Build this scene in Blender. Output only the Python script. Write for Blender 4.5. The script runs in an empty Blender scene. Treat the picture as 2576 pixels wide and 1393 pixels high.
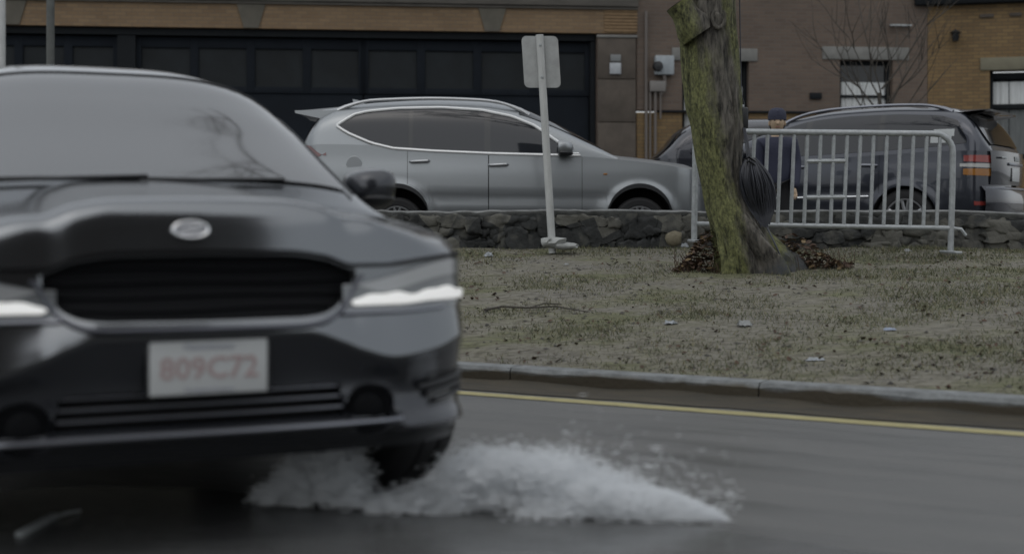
import bpy, bmesh, math, random
import numpy as np
from mathutils import Vector, Matrix, noise as mnoise
R = math.radians
random.seed(7); rng = np.random.default_rng(7)
sc = bpy.context.scene
col = sc.collection

# ------------------------------------------------------------------ camera, sky, sun, exposure
FPX, CX, HY, HC = 3476.0, 1288.0, 556.0, 1.0
cam_d = bpy.data.cameras.new('camera'); cam = bpy.data.objects.new('camera', cam_d); col.objects.link(cam)
cam.location = (0, 0, HC); cam.rotation_euler = (R(90), 0, 0)
cam_d.sensor_width = 36; cam_d.lens = 36 * FPX / 2576
cam_d.shift_y = -(696.5 - HY) / 2576
cam_d.clip_start = 0.05; cam_d.clip_end = 2000
cam_d.dof.use_dof = True; cam_d.dof.focus_distance = 12.0; cam_d.dof.aperture_fstop = 1.4
sc.camera = cam
w = bpy.data.worlds.new('World'); sc.world = w; w.use_nodes = True
nt = w.node_tree; bg = nt.nodes['Background']
sky = nt.nodes.new('ShaderNodeTexSky'); sky.sky_type = 'NISHITA'; sky.sun_disc = False
SUN_EL, SUN_AZ = 66, 195
sky.sun_elevation = R(SUN_EL); sky.sun_rotation = R(SUN_AZ)
sky.air_density = 1.6; sky.dust_density = 3.0; sky.ozone_density = 1.0
hs = nt.nodes.new('ShaderNodeHueSaturation'); hs.inputs['Saturation'].default_value = 0.28
nt.links.new(sky.outputs[0], hs.inputs['Color'])
cl_ = nt.nodes.new('ShaderNodeMix'); cl_.data_type = 'RGBA'; cl_.inputs['Factor'].default_value = .5; cl_.inputs['B'].default_value = (7.2, 7.6, 8.1, 1)   # even cloud cover
nt.links.new(hs.outputs[0], cl_.inputs['A']); nt.links.new(cl_.outputs['Result'], bg.inputs['Color'])
bg.inputs['Strength'].default_value = 0.09
sd = bpy.data.lights.new('sun', 'SUN'); sd.energy = 0.5; sd.angle = R(110); sd.color = (1.0, 0.97, 0.93)
so = bpy.data.objects.new('sun', sd); col.objects.link(so)
az = R(SUN_AZ); el = R(SUN_EL)
sdir = Vector((math.sin(az) * math.cos(el), math.cos(az) * math.cos(el), math.sin(el)))
so.rotation_euler = sdir.to_track_quat('Z', 'Y').to_euler(); so.location = (0, -5, 30)
sc.view_settings.view_transform = 'Standard'; sc.view_settings.look = 'None'
sc.view_settings.exposure = 0.34; sc.view_settings.gamma = 1.0
sc.cycles.use_denoising = True
sc.cycles.max_bounces = 14; sc.cycles.diffuse_bounces = 10; sc.cycles.transmission_bounces = 10

def P(x, y, d):
    return Vector(((x - CX) * d / FPX, d, HC - (y - HY) * d / FPX))

# ------------------------------------------------------------------ helpers
def pch(knots):
    xs = np.array([k[0] for k in knots], float); ys = np.array([k[1] for k in knots], float)
    h = np.diff(xs); dl = np.diff(ys) / h; m = np.zeros(len(xs))
    m[0] = dl[0]; m[-1] = dl[-1]
    for i in range(1, len(xs) - 1):
        m[i] = 0 if dl[i-1] * dl[i] <= 0 else 2 * dl[i-1] * dl[i] / (dl[i-1] + dl[i])
    def f(x):
        x = min(max(x, xs[0]), xs[-1])
        i = min(max(int(np.searchsorted(xs, x)) - 1, 0), len(h) - 1)
        t = (x - xs[i]) / h[i]
        return float((2*t**3-3*t**2+1)*ys[i] + (t**3-2*t**2+t)*h[i]*m[i] + (-2*t**3+3*t**2)*ys[i+1] + (t**3-t**2)*h[i]*m[i+1])
    return f
def lin(knots):
    xs = [k[0] for k in knots]; ys = [k[1] for k in knots]
    return lambda x: float(np.interp(x, xs, ys))
def sst(x, a=0.0, b=1.0):
    t = min(max((x - a) / (b - a), 0), 1); return t * t * (3 - 2 * t)
def nz(v, s=1.0): return mnoise.noise(Vector(v) * s)

class MB:
    def __init__(self): self.v = []; self.f = []
    def add(self, vs, fs):
        o = len(self.v); self.v += [tuple(p) for p in vs]; self.f += [tuple(i + o for i in f) for f in fs]
    def grid(self, rows, closeu=False, skip=None):
        n, m = len(rows), len(rows[0]); vs = [p for r in rows for p in r]; fs = []
        for i in range(n - 1):
            for j in range(m if closeu else m - 1):
                if skip and skip(i, j): continue
                k = (j + 1) % m
                fs.append((i*m+j, i*m+k, (i+1)*m+k, (i+1)*m+j))
        self.add(vs, fs)
    def box(self, c, s, rot=None, bev=0.0, seg=2):
        bm = bmesh.new(); bmesh.ops.create_cube(bm, size=1)
        for v in bm.verts: v.co = Vector((v.co.x*s[0], v.co.y*s[1], v.co.z*s[2]))
        if bev > 0: bmesh.ops.bevel(bm, geom=bm.edges[:], offset=min(bev, 0.49*min(s)), segments=seg, affect='EDGES', profile=0.5)
        self.bm(bm, Matrix.Translation(Vector(c)) @ (rot.to_4x4() if rot else Matrix.Identity(4)))
    def bm(self, bm, M=None):
        bm.verts.index_update()
        self.add([(M @ v.co) if M else v.co for v in bm.verts], [[v.index for v in f.verts] for f in bm.faces]); bm.free()
    def tube(self, pts, r, seg=8, closed=False, caps=True):
        pts = [Vector(p) for p in pts]; n = len(pts)
        rad = r if callable(r) else (lambda i: r[i] if isinstance(r, (list, tuple)) else r)
        up = None; rings = []
        for i in range(n):
            a = pts[(i-1) % n] if (closed or i > 0) else pts[i]; b = pts[(i+1) % n] if (closed or i < n-1) else pts[i]
            t = (b - a)
            t = t.normalized() if t.length > 1e-9 else Vector((0, 0, 1))
            if up is None:
                up = t.cross(Vector((0, 0, 1)))
                if up.length < .05: up = t.cross(Vector((1, 0, 0)))
            up = (up - t * up.dot(t)); up = up.normalized() if up.length > 1e-6 else t.orthogonal().normalized()
            bb = t.cross(up)
            rings.append([pts[i] + (up * math.cos(q) + bb * math.sin(q)) * rad(i) for q in [2*math.pi*k/seg for k in range(seg)]])
        if closed: rings.append(rings[0])
        self.grid(rings, closeu=True)
        if caps and not closed:
            self.add(rings[0], [tuple(range(seg))[::-1]]); self.add(rings[-1], [tuple(range(seg))])
    def lathe(self, prof, seg=40, M=None):
        # prof: (radius, axial) ; axis = local Y
        rows = [[Vector((r*math.cos(q), a, r*math.sin(q))) for q in [2*math.pi*k/seg for k in range(seg)]] for r, a in prof]
        if M: rows = [[M @ p for p in r] for r in rows]
        self.grid(rows, closeu=True)
    def prism(self, poly, ext):
        # poly: list of Vectors (planar), ext: Vector extrusion
        n = len(poly); e = Vector(ext); vs = [Vector(p) for p in poly] + [Vector(p) + e for p in poly]
        self.add(vs, [tuple(range(n))[::-1], tuple(range(n, 2*n))] + [(i, (i+1) % n, n+(i+1) % n, n+i) for i in range(n)])
    def build(self, name, mat, parent=None, smooth=True, ang=38, weld=False, recalc=True):
        me = bpy.data.meshes.new(name)
        me.from_pydata(self.v, [], self.f); me.validate()
        if weld or recalc:
            bm = bmesh.new(); bm.from_mesh(me)
            if weld: bmesh.ops.remove_doubles(bm, verts=bm.verts, dist=0.0008)
            if recalc: bmesh.ops.recalc_face_normals(bm, faces=bm.faces)
            bm.to_mesh(me); bm.free()
        if smooth:
            me.polygons.foreach_set('use_smooth', [True]*len(me.polygons))
            me.set_sharp_from_angle(angle=R(ang))
        ob = bpy.data.objects.new(name, me); col.objects.link(ob)
        if mat: me.materials.append(mat)
        if parent: ob.parent = parent
        return ob

def tag(o, label=None, cat=None, group=None, kind=None):
    if label: o['label'] = label
    if cat: o['category'] = cat
    if group: o['group'] = group
    if kind: o['kind'] = kind
    return o
def empty(name, loc, rz=0, label=None, cat=None, group=None):
    o = bpy.data.objects.new(name, None); col.objects.link(o); o.location = loc; o.rotation_euler = (0, 0, rz)
    o.empty_display_size = 0.2
    return tag(o, label, cat, group)

# ------------------------------------------------------------------ materials
def mat(name, c, rough=0.6, metal=0.0, coat=0.0, var=0.0, vscale=8.0, c2=None, bump=0.0, bscale=40.0, ior=None, stretch=None, emit=None, espec=None):
    m = bpy.data.materials.new(name); m.use_nodes = True; t = m.node_tree; b = t.nodes['Principled BSDF']
    b.inputs['Base Color'].default_value = (*c, 1); b.inputs['Roughness'].default_value = rough; b.inputs['Metallic'].default_value = metal
    if coat: b.inputs['Coat Weight'].default_value = coat; b.inputs['Coat Roughness'].default_value = 0.03
    if ior: b.inputs['IOR'].default_value = ior
    if espec is not None: b.inputs['Specular IOR Level'].default_value = espec
    if emit: b.inputs['Emission Color'].default_value = (*emit[0], 1); b.inputs['Emission Strength'].default_value = emit[1]
    if var or c2 or bump:
        tc = t.nodes.new('ShaderNodeTexCoord'); mp = t.nodes.new('ShaderNodeMapping'); t.links.new(tc.outputs['Object'], mp.inputs[0])
        if stretch: mp.inputs['Scale'].default_value = stretch
    if var or c2:
        n = t.nodes.new('ShaderNodeTexNoise'); n.inputs['Scale'].default_value = vscale; n.inputs['Detail'].default_value = 6; n.inputs['Roughness'].default_value = 0.65
        t.links.new(mp.outputs[0], n.inputs['Vector'])
        cr = t.nodes.new('ShaderNodeValToRGB'); cr.color_ramp.elements[0].position = 0.3; cr.color_ramp.elements[1].position = 0.7
        d = c2 if c2 else tuple(x*(1-var) for x in c); e = c if c2 else tuple(min(1, x*(1+var)) for x in c)
        cr.color_ramp.elements[0].color = (*d, 1); cr.color_ramp.elements[1].color = (*e, 1)
        t.links.new(n.outputs['Fac'], cr.inputs[0]); t.links.new(cr.outputs[0], b.inputs['Base Color'])
    if bump:
        n2 = t.nodes.new('ShaderNodeTexNoise'); n2.inputs['Scale'].default_value = bscale; n2.inputs['Detail'].default_value = 5
        t.links.new(mp.outputs[0], n2.inputs['Vector'])
        bp = t.nodes.new('ShaderNodeBump'); bp.inputs['Strength'].default_value = bump; bp.inputs['Distance'].default_value = 0.02
        t.links.new(n2.outputs['Fac'], bp.inputs['Height']); t.links.new(bp.outputs[0], b.inputs['Normal'])
    return m

def brick_mat(name, c1, c2, mortar, bw=0.22, bh=0.072, rough=0.85, mort=0.008):
    m = bpy.data.materials.new(name); m.use_nodes = True; t = m.node_tree; b = t.nodes['Principled BSDF']; b.inputs['Roughness'].default_value = rough
    tc = t.nodes.new('ShaderNodeTexCoord'); sp = t.nodes.new('ShaderNodeSeparateXYZ'); cb = t.nodes.new('ShaderNodeCombineXYZ')
    t.links.new(tc.outputs['Object'], sp.inputs[0]); t.links.new(sp.outputs[0], cb.inputs[0]); t.links.new(sp.outputs[2], cb.inputs[1])
    br = t.nodes.new('ShaderNodeTexBrick'); br.inputs['Scale'].default_value = 1.0; br.inputs['Brick Width'].default_value = bw; br.inputs['Row Height'].default_value = bh
    br.inputs['Mortar Size'].default_value = mort; br.inputs['Mortar Smooth'].default_value = 0.3; br.inputs['Bias'].default_value = -0.1
    br.inputs['Color1'].default_value = (*c1, 1); br.inputs['Color2'].default_value = (*c2, 1); br.inputs['Mortar'].default_value = (*mortar, 1)
    t.links.new(cb.outputs[0], br.inputs['Vector'])
    n = t.nodes.new('ShaderNodeTexNoise'); n.inputs['Scale'].default_value = 0.9; n.inputs['Detail'].default_value = 6
    t.links.new(tc.outputs['Object'], n.inputs['Vector'])
    mr = t.nodes.new('ShaderNodeMapRange'); mr.inputs['To Min'].default_value = 0.65; mr.inputs['To Max'].default_value = 1.3
    t.links.new(n.outputs['Fac'], mr.inputs['Value'])
    mx = t.nodes.new('ShaderNodeMix'); mx.data_type = 'RGBA'; mx.blend_type = 'MULTIPLY'; mx.inputs['Factor'].default_value = 1
    t.links.new(br.outputs['Color'], mx.inputs['A']); t.links.new(mr.outputs[0], mx.inputs['B']); t.links.new(mx.outputs['Result'], b.inputs['Base Color'])
    bp = t.nodes.new('ShaderNodeBump'); bp.inputs['Strength'].default_value = 0.4; bp.inputs['Distance'].default_value = 0.01; bp.invert = True
    t.links.new(br.outputs['Fac'], bp.inputs['Height']); t.links.new(bp.outputs[0], b.inputs['Normal'])
    return m

M = {}
M['tan_brick'] = brick_mat('tan_brick', (.20,.135,.075), (.16,.105,.058), (.13,.10,.07))
M['tan_brick2'] = brick_mat('yellow_tan_brick', (.19,.125,.055), (.14,.09,.042), (.10,.075,.045))
M['brown_brick'] = brick_mat('brown_brick', (.125,.092,.070), (.10,.074,.058), (.11,.095,.082))
M['red_brick'] = brick_mat('dark_brick', (.045,.03,.025), (.032,.024,.02), (.05,.045,.04))
M['brown_stone'] = mat('brown_stone', (.075,.062,.05), .85, var=.25, vscale=3, bump=.2)
M['cornice'] = mat('weathered_cornice', (.085,.078,.068), .8, var=.25, vscale=2, stretch=(1,1,6))
M['keystone'] = mat('grey_keystone', (.085,.078,.062), .85, var=.2, vscale=4)
M['lintel'] = mat('grey_stone_lintel', (.165,.165,.155), .85, var=.2, vscale=5)
M['door_paint'] = mat('dark_blue_grey_paint', (.009,.012,.0165), .8, espec=.15, var=.15, vscale=2)
M['door_frame'] = mat('black_frame_paint', (.008,.010,.012), .75, espec=.2)
M['dark_glass'] = mat('dark_window_glass', (.012,.014,.016), .08, var=.3, vscale=3)
M['door_glass'] = mat('dusty_door_glass', (.009,.012,.014), .6, espec=.25, var=.35, vscale=1.6)
M['curtain'] = mat('pale_curtain', (.56,.58,.58), .9, var=.12, vscale=9, stretch=(3,1,.3))
M['black_void'] = mat('black_void', (.004,.004,.005), .8)
M['galv'] = mat('galvanised_steel', (.33,.35,.355), .5, .35, var=.2, vscale=25, bump=.05)
M['sign_back'] = mat('sign_back_aluminium', (.36,.37,.365), .5, .25, var=.14, vscale=9)
M['post'] = mat('pale_painted_post', (.44,.45,.44), .5, .1, var=.12, vscale=14, stretch=(1,1,.3))
M['concrete'] = mat('concrete', (.30,.31,.30), .9, var=.25, vscale=10, bump=.4)
M['rubber'] = mat('tyre_rubber', (.012,.012,.013), .75, bump=.15, bscale=60)
M['black_plastic'] = mat('black_plastic', (.012,.013,.015), .45)
M['gloss_black'] = mat('gloss_black', (.006,.007,.008), .12, coat=.4)
M['chrome'] = mat('chrome', (.62,.63,.64), .18, 1.0)
M['satin'] = mat('satin_grey_metal', (.26,.27,.30), .32, .9)
M['alloy'] = mat('alloy_wheel', (.42,.43,.44), .3, .8)
M['plate'] = mat('licence_plate_white', (.46,.475,.475), .45)
M['plate_red'] = mat('plate_red_ink', (.37,.29,.285), .5)
M['plate_blue'] = mat('plate_blue_ink', (.32,.335,.40), .5)
M['silver_paint'] = mat('silver_paint', (.265,.28,.29), .34, .8, coat=.4)
M['fg_paint'] = mat('gunmetal_paint', (.175,.184,.193), .16, .95, coat=.25)
M['fg_lower'] = mat('dark_gloss_bumper', (.035,.038,.045), .26, .5, coat=.6)
M['matte_black'] = mat('matte_black', (.004,.0045,.0055), .7, espec=.12)
M['navy_paint'] = mat('navy_paint', (.036,.040,.052), .28, .6, coat=.8)
M['dark_paint'] = mat('dark_blue_paint', (.02,.022,.03), .25, .4, coat=.9)
M['car_glass'] = mat('tinted_car_glass', (.010,.012,.016), .05, ior=1.55)
M['windscreen'] = mat('windscreen_glass', (.085,.088,.09), .06, ior=2.35)
M['tail_red'] = mat('tail_light_red', (.22,.035,.03), .2, coat=.6)
M['tail_red_dull'] = mat('tail_light_pale_red', (.20,.10,.10), .25, coat=.5)
M['tail_amber'] = mat('tail_light_amber', (.25,.10,.012), .25, coat=.4)
M['tail_white'] = mat('tail_light_white', (.36,.36,.345), .3, coat=.4)
M['lamp_body'] = mat('headlamp_housing', (.17,.18,.188), .25, .3, coat=.7)
M['drl'] = mat('running_light', (.8,.8,.78), .4, emit=((1, .995, .97), .26))
M['sticker'] = mat('white_sticker', (.40,.42,.42), .7)
M['granite'] = mat('kerb_granite', (.23,.24,.24), .8, var=.3, vscale=12, bump=.3)
M['yellow'] = mat('yellow_line_paint', (.31,.275,.125), .65, var=.22, vscale=9)
M['cable'] = mat('black_cable', (.030,.032,.040), .36)
M['leaf'] = mat('brown_leaves', (.095,.056,.034), .8, c2=(.03,.018,.012), vscale=23)
M['leaf_pale'] = mat('pale_dry_leaf', (.22,.16,.08), .8, c2=(.10,.062,.028), vscale=17)
M['twig'] = mat('bare_twig', (.05,.044,.036), .85)
M['paper'] = mat('white_litter', (.27,.28,.28), .7)
M['skin'] = mat('skin', (.42,.31,.21), .55)
M['jacket'] = mat('navy_jacket', (.02,.023,.045), .8, bump=.2)
M['trousers'] = mat('black_trousers', (.012,.012,.014), .85)
M['cap'] = mat('navy_knit_cap', (.03,.033,.055), .9, bump=.3)
M['hair'] = mat('dark_hair', (.02,.016,.013), .6)

# ------------------------------------------------------------------ ground, road, bank
AX, AY = 0.8648, -0.502        # along the road (to the right and towards the camera)
NX, NY = 0.502, 0.8648         # across it, away from the camera
NK, NL = 7.188, 6.80           # kerb and yellow-line distance across the road
def RP(a, n, z=0.0): return Vector((AX*a + NX*n, AY*a + NY*n, z))

b = MB(); b.grid([[Vector((x, y, -.06)) for x in (-900, 900)] for y in (-900, 900)])
tag(b.build('ground', mat('ground_soil', (.06,.058,.05), .9, var=.3, vscale=.5)), kind='structure')

def road_mat():
    m = bpy.data.materials.new('wet_asphalt'); m.use_nodes = True; t = m.node_tree; b = t.nodes['Principled BSDF']
    tc = t.nodes.new('ShaderNodeTexCoord')
    mp = t.nodes.new('ShaderNodeMapping'); mp.inputs['Scale'].default_value = (.5, 3.4, 1)
    t.links.new(tc.outputs['Object'], mp.inputs[0])
    n1 = t.nodes.new('ShaderNodeTexNoise'); n1.inputs['Scale'].default_value = 1.6; n1.inputs['Detail'].default_value = 7; n1.inputs['Roughness'].default_value = .6
    t.links.new(mp.outputs[0], n1.inputs['Vector'])
    n2 = t.nodes.new('ShaderNodeTexNoise'); n2.inputs['Scale'].default_value = 190; n2.inputs['Detail'].default_value = 3
    mp2 = t.nodes.new('ShaderNodeMapping'); mp2.inputs['Scale'].default_value = (.35, 1, 1); t.links.new(tc.outputs['Object'], mp2.inputs[0])
    t.links.new(mp2.outputs[0], n2.inputs['Vector'])
    cr = t.nodes.new('ShaderNodeValToRGB'); e = cr.color_ramp.elements
    e[0].position = .33; e[0].color = (.074, .0745, .072, 1); e[1].position = .68; e[1].color = (.118, .117, .113, 1)
    t.links.new(n1.outputs['Fac'], cr.inputs[0])
    mr = t.nodes.new('ShaderNodeMapRange'); mr.inputs['To Min'].default_value = .72; mr.inputs['To Max'].default_value = 1.28
    t.links.new(n2.outputs['Fac'], mr.inputs['Value'])
    mx = t.nodes.new('ShaderNodeMix'); mx.data_type = 'RGBA'; mx.blend_type = 'MULTIPLY'; mx.inputs['Factor'].default_value = 1
    t.links.new(cr.outputs[0], mx.inputs['A']); t.links.new(mr.outputs[0], mx.inputs['B']); t.links.new(mx.outputs['Result'], b.inputs['Base Color'])
    r = t.nodes.new('ShaderNodeMapRange'); r.inputs['From Min'].default_value = .35; r.inputs['From Max'].default_value = .65
    r.inputs['To Min'].default_value = .34; r.inputs['To Max'].default_value = .62
    t.links.new(n1.outputs['Fac'], r.inputs['Value']); t.links.new(r.outputs[0], b.inputs['Roughness'])
    bp = t.nodes.new('ShaderNodeBump'); bp.inputs['Strength'].default_value = .25; bp.inputs['Distance'].default_value = .004
    t.links.new(n2.outputs['Fac'], bp.inputs['Height']); t.links.new(bp.outputs[0], b.inputs['Normal'])
    return m
rz = math.atan2(AY, AX)
b = MB(); b.grid([[Vector((a, n, 0)) for a in np.linspace(-80, 80, 9)] for n in (-1.6, NK+.02)])
road = tag(b.build('road', road_mat()), kind='structure'); road.rotation_euler = (0, 0, rz)
b = MB(); b.grid([[Vector((a, n, .004)) for a in np.linspace(-80, 80, 161)] for n in (NL-.062, NL+.062)])
yl = tag(b.build('yellow_road_line', M['yellow']), kind='structure'); yl.rotation_euler = (0, 0, rz)
# near-side pavement, behind the photographer
b = MB(); b.box((0, -4.1, .06), (160, 5, .24))
pv = tag(b.build('near_pavement', mat('paving', (.2,.2,.195), .85, var=.2, vscale=1.5)), kind='structure'); pv.rotation_euler = (0, 0, rz)
# damp dirt and leaf mush lying in the gutter against the kerb
b = MB(); rows = []
aa = np.linspace(-20, 14, 400)
for k in range(6):
    row = []
    for a in aa:
        wd = .26 + .09*nz((a*1.3, 1, 0)) + .04*nz((a*5, 4, 0))
        f = k/5
        row.append(Vector((a, NK - .002 - wd*f, .006 + (1-f)**1.5*(.035+.02*nz((a*2.1, 7, 0))) * (1 if k < 5 else 0))))
    rows.append(row)
b.grid(rows)
gd = tag(b.build('gutter_dirt', mat('gutter_dirt', (.066,.054,.034), .8, c2=(.026,.024,.018), vscale=6, stretch=(.5,3,1), bump=.5, bscale=70)), kind='stuff'); gd.rotation_euler = (0, 0, rz)
gd['label'] = 'dark wet leaf dirt collected in the gutter below the kerb'
# kerb : granite stones with worn chipped front edge
b = MB(); x0 = -34.0
while x0 < 24:
    ln = random.uniform(1.5, 2.1); seg = 22
    rows = []
    dz = random.uniform(-.004, .006); dn = random.uniform(-.006, .006)
    for i in range(seg + 1):
        a = x0 + .006 + (ln - .012)*i/seg
        c = .022 + .022*abs(nz((a*3.1, 2.2, 0))) + .012*nz((a*9, 5, 0)); c = max(c, .008)
        e = .25 if i in (0, seg) else 0
        rows.append([RP(a, NK + dn, -.05), RP(a, NK + dn + .004*nz((a*6, 8, 0)), .12 + dz - c - .02*e*.2), RP(a, NK + dn + c*.9, .12 + dz - .002), RP(a, NK + .16, .12 + dz), RP(a, NK + .165, -.05)])
    b.grid(rows); b.add(rows[0], [(0, 1, 2, 3, 4)]); b.add(rows[-1], [(4, 3, 2, 1, 0)])
    x0 += ln
def kerb_mat():
    m = mat('kerb_granite_stained', (.155,.165,.167), .8, var=.4, vscale=9, bump=.3)
    t = m.node_tree; bs = t.nodes['Principled BSDF']; src = bs.inputs['Base Color'].links[0].from_socket
    tc = t.nodes.new('ShaderNodeTexCoord'); sp = t.nodes.new('ShaderNodeSeparateXYZ'); t.links.new(tc.outputs['Object'], sp.inputs[0])
    n = t.nodes.new('ShaderNodeTexNoise'); n.inputs['Scale'].default_value = 2.2; n.inputs['Detail'].default_value = 5; t.links.new(tc.outputs['Object'], n.inputs['Vector'])
    ad = t.nodes.new('ShaderNodeMath'); ad.operation = 'MULTIPLY_ADD'; ad.inputs[1].default_value = .10; t.links.new(n.outputs['Fac'], ad.inputs[0]); t.links.new(sp.outputs[2], ad.inputs[2])
    cr = t.nodes.new('ShaderNodeValToRGB'); cr.color_ramp.elements[0].position = .128; cr.color_ramp.elements[1].position = .152
    t.links.new(ad.outputs[0], cr.inputs[0])
    mx = t.nodes.new('ShaderNodeMix'); mx.data_type = 'RGBA'; t.links.new(cr.outputs[0], mx.inputs['Factor'])
    mx.inputs['A'].default_value = (.052, .043, .028, 1); t.links.new(src, mx.inputs['B']); t.links.new(mx.outputs['Result'], bs.inputs['Base Color'])
    return m
tag(b.build('kerb', kerb_mat(), ang=30), kind='structure')

WALLY = 14.2
def ykerb(x): return (NK + .16 - NX*x)/NY
def bank_z(x, y):
    y0 = ykerb(x)
    t = min(max((y - y0)/max(WALLY - y0, .5), 0), 1.3)
    z = .115 + .60*min(t, 1)**.95
    z += (.035*nz((x*.8, y*.8, 0)) + .02*nz((x*2.3, y*2.3, 3)) + .008*nz((x*9, y*9, 5)))*sst(t, 0, .08)
    return z
b = MB(); rows = []
for x in np.arange(-9.8, 9.61, .11):
    y0 = ykerb(x); ys = [y0 + (14.75 - y0)*(k/130) for k in range(131)]
    rows.append([Vector((x, y, bank_z(x, y))) for y in ys])
b.grid(rows)
def bank_mat():
    m = bpy.data.materials.new('muddy_grass_soil'); m.use_nodes = True; t = m.node_tree; bs = t.nodes['Principled BSDF']; bs.inputs['Roughness'].default_value = .9
    tc = t.nodes.new('ShaderNodeTexCoord')
    def N(s, d, st=None):
        n = t.nodes.new('ShaderNodeTexNoise'); n.inputs['Scale'].default_value = s; n.inputs['Detail'].default_value = d; n.inputs['Roughness'].default_value = .65
        if st:
            mp = t.nodes.new('ShaderNodeMapping'); mp.inputs['Scale'].default_value = st; t.links.new(tc.outputs['Object'], mp.inputs[0]); t.links.new(mp.outputs[0], n.inputs['Vector'])
        else: t.links.new(tc.outputs['Object'], n.inputs['Vector'])
        return n
    n1 = N(1.7, 8, (.6, 1, 1)); n2 = N(26, 4, (.45, 1, 1)); n3 = N(.7, 4)
    c1 = t.nodes.new('ShaderNodeValToRGB'); e = c1.color_ramp.elements
    e[0].position = .36; e[0].color = (.135, .128, .112, 1); e[1].position = .62; e[1].color = (.105, .108, .058, 1)
    k = e.new(.5); k.color = (.145, .138, .112, 1)
    t.links.new(n1.outputs['Fac'], c1.inputs[0])
    c2 = t.nodes.new('ShaderNodeValToRGB'); e = c2.color_ramp.elements
    e[0].position = .30; e[0].color = (.35, .31, .25, 1); e[1].position = .55; e[1].color = (1.05, 1.05, 1.0, 1); k = e.new(.74); k.color = (1.35, 1.33, 1.28, 1)
    t.links.new(n2.outputs['Fac'], c2.inputs[0])
    mx = t.nodes.new('ShaderNodeMix'); mx.data_type = 'RGBA'; mx.blend_type = 'MULTIPLY'; mx.inputs['Factor'].default_value = 1
    t.links.new(c1.outputs[0], mx.inputs['A']); t.links.new(c2.outputs[0], mx.inputs['B'])
    t.links.new(mx.outputs['Result'], bs.inputs['Base Color'])
    bp = t.nodes.new('ShaderNodeBump'); bp.inputs['Strength'].default_value = .8; bp.inputs['Distance'].default_value = .02
    t.links.new(n2.outputs['Fac'], bp.inputs['Height']); t.links.new(bp.outputs[0], bs.inputs['Normal'])
    return m
tag(b.build('bank', bank_mat()), kind='structure')
# street beyond the wall and the pavement in front of the buildings
b = MB(); b.grid([[Vector((x, y, .66)) for x in np.linspace(-40, 40, 9)] for y in (14.7, 24.3)])
tag(b.build('upper_street', mat('street_asphalt', (.11,.11,.11), .6, var=.25, vscale=2)), kind='structure')
b = MB(); b.box((0, 34.3, .66), (80, 20, .26))
tag(b.build('far_pavement', mat('far_paving', (.17,.17,.165), .85, var=.2, vscale=1)), kind='structure')

# grass blades
def blade_mesh(name, n, mats, hmin, hmax, sampler, wd=.004):
    vs = np.zeros((n*3, 3), np.float32); k = 0
    for i in range(n):
        x, y, hh = sampler()
        z = bank_z(x, y) - .004
        h = random.uniform(hmin, hmax)*hh; a = random.uniform(0, 6.283); la = random.uniform(0, 6.283); ll = h*random.uniform(.2, 1.1)
        dx, dy = math.cos(a)*wd, math.sin(a)*wd
        vs[k] = (x-dx, y-dy, z); vs[k+1] = (x+dx, y+dy, z); vs[k+2] = (x+math.cos(la)*ll, y+math.sin(la)*ll, z+h*.85); k += 3
    me = bpy.data.meshes.new(name); me.vertices.add(n*3); me.vertices.foreach_set('co', vs.ravel())
    me.loops.add(n*3); me.loops.foreach_set('vertex_index', np.arange(n*3, dtype=np.int32))
    me.polygons.add(n); me.polygons.foreach_set('loop_start', np.arange(0, n*3, 3, dtype=np.int32)); 
    mi = np.array([random.randrange(len(mats)) for _ in range(n)], np.int32)
    for m in mats: me.materials.append(m)
    me.polygons.foreach_set('material_index', mi); me.update(calc_edges=True)
    o = bpy.data.objects.new(name, me); col.objects.link(o); return o
def g_sampler():
    while True:
        y = random.uniform(5.6, 14.15); x = random.uniform(-.42*y - .4, .42*y + .5)
        if x < -3.2 or y < ykerb(x) + .02: continue
        dens = .30 + .75*mnoise.noise(Vector((x*1.1, y*1.4, 9))) + .3*mnoise.noise(Vector((x*4, y*4, 2))) + .28*sst(x, 0.5, 4.5) + .25*sst(y, 12.8, 14)
        if random.random() < dens: return x, y, .5 + .7*max(dens, 0)
gm = [mat('grass_olive', (.088,.094,.042), .8), mat('grass_straw', (.175,.162,.095), .85), mat('grass_dull_green', (.07,.084,.046), .8), mat('grass_pale', (.135,.135,.085), .85)]
g = blade_mesh('grass', 52000, gm, .02, .055, g_sampler)
tag(g, 'short worn winter grass on the muddy bank', 'grass', kind='stuff')
# fallen leaves, crumbs of soil
def leaf_shape(b, p, s, up=None):
    a = random.uniform(0, 6.283); t = random.uniform(-.6, .6); t2 = random.uniform(-.6, .6)
    Mx = Matrix.Rotation(a, 3, 'Z') @ Matrix.Rotation(t, 3, 'X') @ Matrix.Rotation(t2, 3, 'Y')
    q = [(-.5, 0, 0), (-.2, .28, .08), (.2, .26, .1), (.55, 0, .02), (.2, -.26, .1), (-.2, -.28, .08), (0, 0, 0)]
    vs = [Vector(p) + Mx @ (Vector(c)*s) for c in q]
    b.add(vs, [(0, 1, 6), (1, 2, 6), (2, 3, 6), (3, 4, 6), (4, 5, 6), (5, 0, 6)])
b = MB(); c = 0
while c < 1100:
    y = random.uniform(6, 14.1); x = random.uniform(-.4*y, .42*y+.3)
    if x < -3 or y < ykerb(x)+.03: continue
    if mnoise.noise(Vector((x*.9, y*.9, 31))) < random.uniform(-.5, .35): continue
    leaf_shape(b, (x, y, bank_z(x, y)+.008), random.uniform(.018, .05)); c += 1
o = b.build('scattered_leaves', M['leaf'], smooth=False, recalc=False); tag(o, 'small brown leaves scattered over the bank', 'leaves', kind='stuff')
b = MB(); c = 0
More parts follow.
